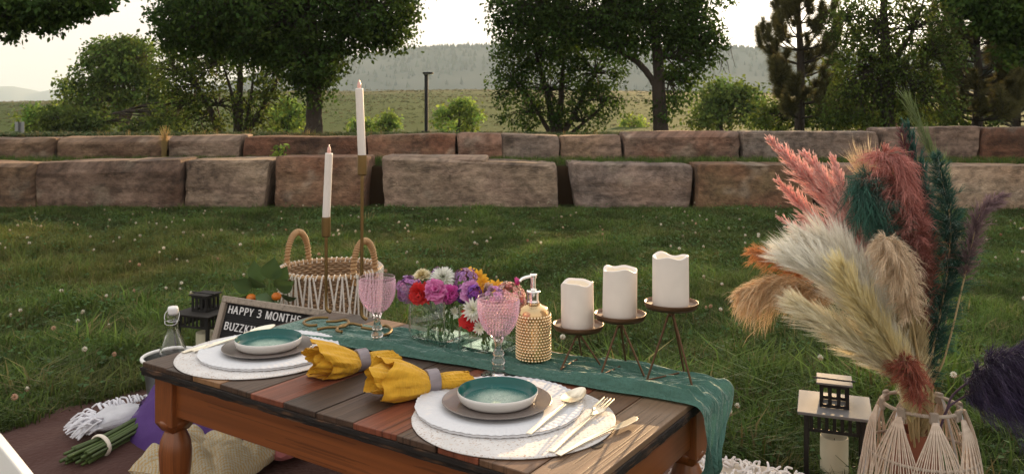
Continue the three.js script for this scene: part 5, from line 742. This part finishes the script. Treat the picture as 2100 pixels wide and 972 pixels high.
{
  const clothM = (c, o = {}) => phys(c, 0.9, { bumpMap: T.weave, bumpScale: 0.003, sheen: 0.2, sheenColor: c, ...o });
  const pu = on(432, 838, 0.125), pt = thing('cushion', 'purple velvet cushion leaning behind the left leg, partly under the table', 'cushion', new V3(pu.x, 0.05, pu.z), TURN); pt.rotation.set(0.8, TURN, 0, 'YXZ'); put('cover', cushG(0.56, 0.32, 0.11, 3), clothM(C(0.1, 0.04, 0.22)), pt);
  const pp = on(560, 905, 0.06), qt = thing('cushion', 'pink cushion showing as a sliver below the table apron', 'cushion', new V3(pp.x + 0.02, 0.03, pp.z - 0.06), TURN); put('cover', cushG(0.3, 0.3, 0.09, 5), clothM(C(0.6, 0.2, 0.2)), qt);
  const checker = ptex(256, 256, (u, v) => { const a = Math.sin(u * 50) * Math.sin(v * 50), n = pn(u, v, 40, 40, 91); return a * 0.7 + n - 0.4 > 0.1 ? [0.8, 0.58, 0.26] : [0.85, 0.76, 0.58]; });
  const cr = on(432, 985, 0.04), ct = thing('cushion', 'cream and yellow woven cushion on the blanket in front of the left table leg', 'cushion', new V3(cr.x - 0.02, 0.03, cr.z - 0.03), TURN + 0.25); put('cover', cushG(0.29, 0.24, 0.1, 9, 0.05), clothM(WHITE, { map: checker, bumpScale: 0.006 }), ct);
  const wh = on(248, 858, 0.06), wt = thing('cushion', 'white cushion with tasselled corner lying on the brown blanket at left', 'cushion', new V3(wh.x + 0.03, 0.032, wh.z - 0.03), 0.72), wm = clothM(C(0.78, 0.78, 0.83));
  put('cover', cushG(0.24, 0.1, 0.06, 13, 0.014), wm, wt); put('tassel', fringe(60, 0.055, () => new V3(-0.12 + rr(-0.02, 0.02), 0.03 + rr(-0.015, 0.02), rr(-0.05, 0.05)), (p) => new V3(-1, rr(-0.1, 0.3), p.z * 9 + rr(-0.4, 0.4)).normalize()), wm, wt).userData.kind = 'stuff'; put('tassel', fringe(30, 0.04, () => new V3(rr(-0.1, 0.08), 0.05, -0.05), () => new V3(rr(-0.5, 0.3), rr(0.2, 0.8), -1).normalize()), wm, wt).userData.kind = 'stuff';
  const tw = at(1512, 985, 1.98), tt = thing('cushion', 'white tufted shaggy cushion on the blanket, right of the hanging runner', 'cushion', new V3(tw.x, 0.025, tw.z), TURN + 0.1); put('cover', cushG(0.3, 0.26, 0.07, 17, 0.02), clothM(C(0.66, 0.58, 0.48)), tt);
  put('tuft', fringe(420, 0.036, () => { const x = rr(-0.14, 0.14), z = rr(-0.12, 0.12), f = Math.pow((1 - Math.pow(Math.abs(x / 0.15), 3.2)) * (1 - Math.pow(Math.abs(z / 0.13), 3.2)), 0.42); return new V3(x, 0.035 + 0.03 * f, z); }, (p) => new V3(p.x * 5 + rr(-0.6, 0.6), rr(0.0, 0.4), p.z * 5 + rr(-0.6, 0.6)).normalize()), clothM(C(0.78, 0.76, 0.75)), tt).userData.kind = 'stuff';
  // bunch of stems
  const a = on(150, 947, 0.05), e = on(305, 858, 0.07), d = e.clone().sub(a), L = d.length(), bt = thing('bunch_of_stems', 'bunch of cut green stems tied with a white band on the blanket', 'bouquet', new V3(a.x, 0.03, a.z), Math.atan2(-d.z, d.x));
  for (let k = 0; k < 20; k++) { const A = rr(0, 6.28), r = 0.031 * Math.sqrt(rnd()), y = Math.max(0.006, 0.028 + r * Math.sin(A) * 0.8), z = r * Math.cos(A) * 1.15, s0 = rr(-0.02, 0.03), m = std(C(0.085, 0.13, 0.035).multiplyScalar(rr(0.6, 1.3)), 0.6); put('stem', smoothTube([[s0, y, z * 1.15], [L * 0.45, y * 0.9 + 0.003, z * 0.85], [L * 1.1, y + 0.012, z * 0.8]], rr(0.0036, 0.0052), 10, 7), m, bt); }
  const bd = new THREE.TorusGeometry(0.032, 0.004, 8, 36); bd.scale(1.12, 0.86, 1.6); bd.rotateY(Math.PI / 2 - 0.15); bd.translate(L * 0.33, 0.028, 0); put('tie_band', bd, std(C(0.75, 0.68, 0.58), 0.8), bt);
  put('clear_wrap', sheet(60, 14, (u, v) => { const A = u * 6.283, r = 0.036 + 0.02 * v + 0.007 * Math.sin(A * 7 + v * 5) * (0.3 + v); return new V3(L * (0.86 + 0.36 * v) + 0.01 * Math.sin(A * 5), Math.max(0.004, 0.032 + r * Math.sin(A) * 0.85 + 0.02 * v), r * Math.cos(A)); }), phys(C(0.95, 0.95, 0.98), 0.06, { transmission: 1, thickness: 0, ior: 1.5 }), bt);
  put('blossom', [...Array(5)].map(() => { const g = fluffy(0.03, 24, [0.05, 0.015, 0.1], [0.11, 0.04, 0.2], 0.012); g.rotateZ(-1.2); g.translate(L * 1.16 + rr(-0.02, 0.05), 0.05 + rr(0, 0.03), rr(-0.05, 0.05)); return g; }), petalMat, bt);
}
// out-of-focus white board edge in the bottom left corner
{
  const Z = 1.0, P = [[-140, 760], [0, 896], [64, 975], [150, 1100], [-140, 1100]], s = new THREE.Shape(P.map(([x, y]) => { const q = at(x, y, Z); return new THREE.Vector2(q.x, q.y); })), g = new THREE.ExtrudeGeometry(s, { depth: 0.012, bevelEnabled: true, bevelThickness: 0.002, bevelSize: 0.002 });
  const t = thing('white_board', 'plain white board edge close to the camera in the bottom left corner', 'board', new V3(0, 0, -Z)); put('panel', g, phys(C(0.86, 0.86, 0.84), 0.6), t); const c = at(-100, 1100, Z); put('foot', box(0.06, Math.max(0.02, c.y + 0.02), 0.05, c.x, c.y / 2, 0.006), phys(C(0.8, 0.8, 0.78), 0.6), t);
}
// ================================================================ white rope vase
const VC = (() => { const p = at(1890, 825, 1.92); return new V3(p.x, 0, p.z); })(), VH = 0.3;
{
  const t = thing('rope_vase', 'bell-shaped white macrame rope vase holding the dried grasses', 'vase', VC), rope = std(C(0.7, 0.58, 0.48), 0.9, { bumpMap: T.weave, bumpScale: 0.003 }), R = (y) => 0.083 + 0.062 * Math.pow(1 - y / VH, 0.62) * (y > 0.1 ? 1 : 1) ;
  const hoop = (y, r, k) => { const g = new THREE.TorusGeometry(r, k, 8, 72); g.rotateX(Math.PI / 2); g.translate(0, y, 0); return g; };
  put('hoop', hoop(VH - 0.003, R(VH), 0.0045), rope, t); put('hoop', hoop(0.19, R(0.19) + 0.002, 0.0036), rope, t); put('hoop', hoop(0.02, R(0.02), 0.005), rope, t);
  const fans = new GB(), nf = 8; for (let f = 0; f < nf; f++) { const a0 = f / nf * 6.28318 + 0.15; for (let k = 0; k < 19; k++) { const s = (k - 9) / 9, pts = []; for (let i = 0; i <= 14; i++) { const v = i / 14, y = lerp(VH - 0.012, 0.015, v), w = 0.05 + 0.44 * Math.sin(Math.min(1, v * 1.35) * Math.PI * 0.62), a = a0 + s * w * (v > 0.55 ? 1 - (v - 0.55) * 0.7 : 1), r = R(y) + 0.004 + 0.002 * Math.sin(k * 2.1 + i * 0.4); pts.push(new V3(r * Math.cos(a), y, r * Math.sin(a))); } fans.tube(pts, 0.00155, 5, WHITE); } }
  put('rope_fan', fans.geo(), rope, t).userData.kind = 'stuff';
  for (let f = 0; f < nf; f++) { const a = f / nf * 6.28318 + 0.15, r = R(VH); const g = box(0.02, 0.026, 0.01, 0, VH - 0.006, r + 0.002, 0.004); g.rotateY(Math.PI / 2 - a); put('rope_knot', g, rope, t); }
  for (let f = 0; f < 6; f++) { const a = f / 6 * 6.28318 + 0.55, r0 = R(VH) - 0.003, r1 = R(0.02) - 0.006; put('frame_rod', tubeG(curve([[r0 * Math.cos(a), VH - 0.004, r0 * Math.sin(a)], [(R(0.17) - 0.005) * Math.cos(a + 0.08), 0.17, (R(0.17) - 0.005) * Math.sin(a + 0.08)], [r1 * Math.cos(a + 0.12), 0.02, r1 * Math.sin(a + 0.12)]], 10), 0.003, 8), std(C(0.8, 0.82, 0.86), 0.5), t); }
  const inn = thing('inner_pot', 'rust brown pot inside the white rope vase', 'pot', VC.clone().add(new V3(-0.012, 0.004, 0))); put('pot', lathe([[0, 0], [0.045, 0], [0.058, 0.08], [0.054, 0.16], [0.038, 0.21], [0.04, 0.232], [0.036, 0.232], [0.034, 0.21], [0.048, 0.15], [0.048, 0.05], [0, 0.02]], 40), std(C(0.26, 0.085, 0.045), 0.7), inn);
}
// ================================================================ dried grasses
const plumeMat = phys(WHITE, 0.9, { vertexColors: true, transmission: 0.3, thickness: 0 });
function plume(label, path, o) {                                  // path: photo points with a depth, from the vase upward; o.from: where the plume starts along it
  const pts = path.map(([x, y, Z]) => at(x, y, Z)), B = VC.clone().add(new V3(rr(-0.02, 0.02), 0.035, rr(-0.02, 0.02))), foot = [B, VC.clone().add(new V3(clamp(pts[0].x - VC.x, -0.05, 0.05), 0.29, clamp(pts[0].z - VC.z, -0.05, 0.05)))];
  const t = thing(o.name ?? 'pampas_grass', label, 'dried grass', B, 0, o.group), c = new THREE.CatmullRomCurve3([...foot, ...pts].map((p) => p.clone().sub(B)), false, 'centripetal'), sm = C(...(o.stem ?? [0.45, 0.34, 0.18]));
  const stemP = c.getPoints(40), st = new GB(); st.tube(stemP, stemP.map((_, i) => lerp(0.0032, 0.0012, i / 40)), 6, sm); put('stem', st.geo(), plumeStem, t);
  const g = new GB(), P = new V3(), Tn = new V3(), d = new V3(), s = new V3(), cc0 = C(...o.c0), cc1 = C(...o.c1), q = new THREE.Color(), q1 = new THREE.Color(), grav = new V3(o.gx ?? 0, -1, 0), f0 = o.from, nb = Math.round((o.n ?? 150) * 1.9), hp = o.hairs ?? 16;
  for (let b = 0; b < nb; b++) {
    const f = rnd(), u = lerp(f0, 1, f); c.getPointAt(Math.min(1, u), P); c.getTangentAt(Math.min(1, u), Tn);
    const pf_ = Math.pow(Math.sin(Math.PI * (0.12 + 0.8 * f)), 0.6), L = o.L * pf_ * rr(0.6, 1.15) * (o.tipL ? lerp(1, o.tipL, f) : 1), N = ball().normalize(); N.addScaledVector(Tn, -N.dot(Tn)).normalize();
    const ang = (o.ang ?? 0.6) * rr(0.35, 1.15); d.copy(Tn).multiplyScalar(Math.cos(ang)).addScaledVector(N, Math.sin(ang)); const dr = (o.droop ?? 0.2);
    const br = [0, 0.5, 1].map((v) => P.clone().addScaledVector(d, L * v).addScaledVector(grav, dr * L * v * v)), sh = rr(o.dk ?? 0.72, 1.15);
    q.copy(cc0).lerp(cc1, rnd()).multiplyScalar(sh); s.crossVectors(d, ball()).normalize(); g.strip(br, [0.0009 * (o.w ?? 1), 0.0008 * (o.w ?? 1), 0], s, q, q);
    for (let h = 0; h < hp; h++) {
      const v = rr(0.12, 1), p = v < 0.5 ? br[0].clone().lerp(br[1], v * 2) : br[1].clone().lerp(br[2], v * 2 - 1), hd = br[2].clone().sub(br[0]).normalize().addScaledVector(ball(), o.fuzz ?? 0.55).normalize(), l = L * rr(0.25, 0.6) * (o.hl ?? 1);
      s.crossVectors(hd, ball()).normalize(); q.copy(cc0).lerp(cc1, clamp(v + rr(-0.4, 0.4), 0, 1)).multiplyScalar(sh * rr(0.85, 1.15)); q1.copy(q).lerp(cc1, 0.6);
      g.strip([p, p.clone().addScaledVector(hd, l * 0.55), p.clone().addScaledVector(hd, l).addScaledVector(grav, dr * l * 0.5)], [0.00046 * (o.w ?? 1), 0.00038 * (o.w ?? 1), 0], s, q, q1);
    }
  }
  put('plume', g.geo(), plumeMat, t).userData.kind = 'stuff'; return t;
}
const plumeStem = std(WHITE, 0.7, { vertexColors: true });
const cream0 = [0.84, 0.77, 0.56], cream1 = [0.92, 0.87, 0.7];
plume('large cream plume sweeping left, lowest of the pale ones', [[1862, 800, 1.88], [1770, 715, 1.84], [1690, 660, 1.82], [1645, 630, 1.82]], { from: 0.4, n: 360, hairs: 26, L: 0.1, ang: 0.36, droop: 0.03, c0: cream0, c1: cream1, w: 0.9, fuzz: 0.22, dk: 0.92 });
plume('large yellowish cream plume in the middle of the bunch', [[1872, 800, 1.87], [1810, 690, 1.82], [1760, 610, 1.79], [1730, 560, 1.78]], { from: 0.35, n: 380, hairs: 26, L: 0.1, ang: 0.36, droop: 0.02, dk: 0.92, c0: [0.84, 0.74, 0.44], c1: [0.9, 0.82, 0.55], w: 0.9, fuzz: 0.22 });
plume('silvery white plume pointing left above the cream one', [[1868, 790, 1.88], [1770, 640, 1.85], [1690, 565, 1.84], [1625, 530, 1.84]], { from: 0.42, n: 400, hairs: 26, L: 0.115, ang: 0.4, droop: -0.02, dk: 0.92, c0: [0.86, 0.82, 0.71], c1: [0.93, 0.91, 0.84], w: 0.9, fuzz: 0.25 });
plume('silvery white plume topmost of the pale ones, under the pink', [[1875, 790, 1.89], [1800, 620, 1.88], [1720, 520, 1.88], [1655, 488, 1.88]], { from: 0.5, n: 320, hairs: 24, L: 0.1, ang: 0.45, droop: -0.04, dk: 0.92, c0: [0.86, 0.81, 0.69], c1: [0.93, 0.9, 0.82], fuzz: 0.34 });
plume('straw-coloured plume rising straight above the vase', [[1885, 800, 1.9], [1868, 680, 1.88], [1845, 580, 1.88], [1830, 520, 1.88]], { from: 0.25, n: 280, hairs: 22, L: 0.09, ang: 0.4, droop: 0.02, dk: 0.92, c0: [0.42, 0.33, 0.16], c1: [0.62, 0.51, 0.3], fuzz: 0.35 });
plume('tan drooping plume hanging right of the cream ones', [[1890, 790, 1.86], [1868, 640, 1.8], [1840, 530, 1.77], [1815, 487, 1.76], [1838, 500, 1.75], [1852, 545, 1.74]], { from: 0.66, n: 170, hairs: 22, L: 0.062, ang: 0.75, droop: 0.85, c0: [0.55, 0.4, 0.25], c1: [0.82, 0.66, 0.48], fuzz: 0.6, gx: 0.1 });
plume('golden tan plume drooping at the far left of the bunch', [[1870, 790, 1.9], [1760, 640, 1.93], [1660, 590, 1.95], [1590, 580, 1.96], [1532, 596, 1.96]], { from: 0.72, n: 230, hairs: 22, L: 0.075, ang: 0.8, droop: 0.65, c0: [0.58, 0.36, 0.17], c1: [0.85, 0.64, 0.4], fuzz: 0.6 });
plume('rust orange plume above the golden tan one at the far left', [[1870, 790, 1.92], [1740, 610, 1.97], [1640, 555, 2.0], [1600, 535, 2.01], [1545, 515, 2.01]], { from: 0.78, n: 130, hairs: 18, L: 0.05, ang: 0.8, droop: 0.3, c0: [0.6, 0.22, 0.05], c1: [0.85, 0.45, 0.18], fuzz: 0.65 });
const coral = { c0: [0.86, 0.41, 0.39], c1: [0.96, 0.66, 0.61], stem: [0.7, 0.25, 0.2], hairs: 20, w: 1.7, fuzz: 0.42, hl: 0.7, name: 'dyed_feather_grass' };
plume('coral pink feathery spray, tallest and leftmost of the pink ones', [[1870, 780, 1.95], [1800, 560, 1.97], [1720, 430, 1.98], [1640, 350, 1.98], [1580, 288, 1.98]], { ...coral, from: 0.42, n: 330, L: 0.125, ang: 0.5, droop: -0.1, tipL: 0.32 });
plume('coral pink spray pointing up beside the cream tuft', [[1872, 780, 1.94], [1790, 540, 1.93], [1745, 430, 1.92], [1710, 330, 1.92]], { ...coral, from: 0.45, n: 280, L: 0.1, ang: 0.45, droop: -0.08, tipL: 0.4 });
plume('coral pink spray reaching left below the tallest one', [[1868, 780, 1.96], [1760, 530, 2.0], [1670, 450, 2.02], [1600, 372, 2.02]], { ...coral, from: 0.5, n: 210, L: 0.08, ang: 0.5, droop: -0.05, tipL: 0.5 });
plume('short coral pink tip lowest of the pink ones', [[1866, 780, 1.94], [1760, 560, 1.95], [1670, 490, 1.96], [1604, 450, 1.96]], { ...coral, from: 0.62, n: 130, L: 0.06, ang: 0.6, droop: -0.05, tipL: 0.6 });
plume('coral pink spray filling the middle between the tall ones', [[1871, 780, 1.94], [1800, 560, 1.94], [1735, 440, 1.94], [1680, 350, 1.94], [1650, 318, 1.94]], { ...coral, from: 0.45, n: 280, L: 0.1, ang: 0.5, droop: -0.08, tipL: 0.45 });
plume('dusky rose plume tucked under the coral sprays', [[1872, 780, 1.97], [1780, 560, 2.02], [1710, 480, 2.04], [1670, 455, 2.04]], { from: 0.7, n: 130, hairs: 18, L: 0.065, ang: 0.8, droop: 0.25, c0: [0.22, 0.06, 0.05], c1: [0.42, 0.15, 0.12], fuzz: 0.5 });
plume('bottle green drooping plume right of the coral sprays', [[1885, 780, 1.92], [1850, 560, 1.92], [1805, 420, 1.91], [1775, 368, 1.91], [1768, 385, 1.9], [1785, 430, 1.89]], { from: 0.64, n: 230, hairs: 22, L: 0.085, ang: 0.8, droop: 0.6, c0: [0.012, 0.07, 0.05], c1: [0.045, 0.17, 0.12], fuzz: 0.7 });
plume('pale cream tuft of stiff bristles at the top, between coral and rose', [[1890, 780, 1.97], [1830, 520, 2.0], [1790, 400, 2.02], [1775, 345, 2.02]], { from: 0.8, n: 70, hairs: 12, L: 0.085, ang: 0.5, droop: -0.15, c0: [0.5, 0.36, 0.2], c1: [0.75, 0.62, 0.42], fuzz: 0.35 });
plume('dusty rose plume, broad and drooping, at the top right of the bunch', [[1892, 780, 1.9], [1890, 560, 1.9], [1850, 390, 1.9], [1815, 318, 1.9], [1838, 325, 1.88], [1862, 372, 1.87]], { from: 0.6, n: 300, hairs: 22, L: 0.075, ang: 0.75, droop: 0.7, c0: [0.36, 0.11, 0.09], c1: [0.62, 0.26, 0.22], fuzz: 0.7 });
plume('dark rust plume below the broad rose one', [[1893, 780, 1.91], [1890, 620, 1.91], [1885, 500, 1.91], [1870, 430, 1.9]], { from: 0.55, n: 160, hairs: 18, L: 0.085, ang: 0.6, droop: 0.3, c0: [0.2, 0.055, 0.04], c1: [0.4, 0.14, 0.1], fuzz: 0.65 });
plume('thin wine-dark plume leaning at the top right', [[1898, 780, 1.95], [1900, 560, 1.98], [1885, 400, 1.99], [1862, 320, 1.99], [1850, 272, 1.99]], { from: 0.6, n: 150, hairs: 14, L: 0.042, ang: 0.6, droop: 0.1, c0: [0.09, 0.03, 0.04], c1: [0.22, 0.08, 0.09], fuzz: 0.5 });
plume('dark teal plume running up behind the wine-dark one', [[1900, 780, 1.97], [1915, 560, 2.0], [1905, 420, 2.0], [1880, 320, 2.0], [1862, 262, 2.0]], { from: 0.45, n: 210, hairs: 16, L: 0.06, ang: 0.45, droop: 0.2, c0: [0.01, 0.06, 0.05], c1: [0.04, 0.16, 0.13], fuzz: 0.4 });
plume('deep green plume hanging low on the right of the bunch', [[1905, 780, 1.9], [1945, 560, 1.89], [1950, 450, 1.88], [1932, 360, 1.88], [1925, 325, 1.88]], { from: 0.35, n: 260, hairs: 18, L: 0.085, ang: 0.5, droop: 0.55, c0: [0.01, 0.05, 0.03], c1: [0.03, 0.13, 0.09], fuzz: 0.6 });
plume('thin pale green wisp, highest of all the grasses', [[1904, 780, 2.0], [1945, 520, 2.05], [1935, 380, 2.06], [1905, 300, 2.06], [1868, 215, 2.06]], { from: 0.62, n: 60, hairs: 10, L: 0.1, ang: 0.25, droop: 0.05, c0: [0.12, 0.17, 0.06], c1: [0.22, 0.3, 0.12], fuzz: 0.25, w: 0.8, stem: [0.12, 0.16, 0.06] });
plume('smoky purple plume on a long bare stalk, standing apart at the right', [[1915, 790, 1.9], [1937, 740, 1.88], [1975, 590, 1.86], [1995, 500, 1.85], [2012, 440, 1.85], [2058, 402, 1.85]], { from: 0.72, n: 160, hairs: 16, L: 0.04, ang: 0.75, droop: 0.15, c0: [0.12, 0.06, 0.075], c1: [0.3, 0.2, 0.22], fuzz: 0.6 });
plume('rust red short plume at the mouth of the vase', [[1888, 822, 1.85], [1872, 770, 1.82], [1855, 738, 1.81], [1870, 745, 1.8], [1888, 775, 1.8]], { from: 0.6, n: 130, hairs: 16, L: 0.05, ang: 0.8, droop: 0.6, c0: [0.25, 0.06, 0.03], c1: [0.45, 0.13, 0.08], fuzz: 0.5 });
plume('straw stalks with a thin tan head, right of the deep green plume', [[1912, 800, 1.92], [1935, 700, 1.92], [1955, 560, 1.93], [1962, 470, 1.93]], { from: 0.75, n: 60, hairs: 10, L: 0.05, ang: 0.3, droop: 0.05, c0: [0.4, 0.3, 0.15], c1: [0.6, 0.48, 0.28] });
plume('large dark violet plume arching over the right side of the vase', [[1955, 812, 1.9], [2000, 775, 1.88], [2065, 735, 1.86], [2130, 720, 1.85], [2200, 750, 1.84], [2250, 820, 1.83]], { from: 0.5, n: 560, hairs: 26, L: 0.125, ang: 0.75, droop: 0.8, c0: [0.018, 0.012, 0.035], c1: [0.06, 0.035, 0.1], fuzz: 0.6, w: 0.9, stem: [0.1, 0.06, 0.1] });
plume('second dark violet plume hanging lower at the right edge', [[1960, 825, 1.9], [2015, 800, 1.87], [2080, 800, 1.85], [2140, 850, 1.84], [2160, 900, 1.83]], { from: 0.56, n: 320, hairs: 24, L: 0.1, ang: 0.75, droop: 0.75, c0: [0.018, 0.013, 0.04], c1: [0.065, 0.045, 0.13], fuzz: 0.6, w: 0.9, stem: [0.1, 0.06, 0.1] });

renderer.render(scene, camera);
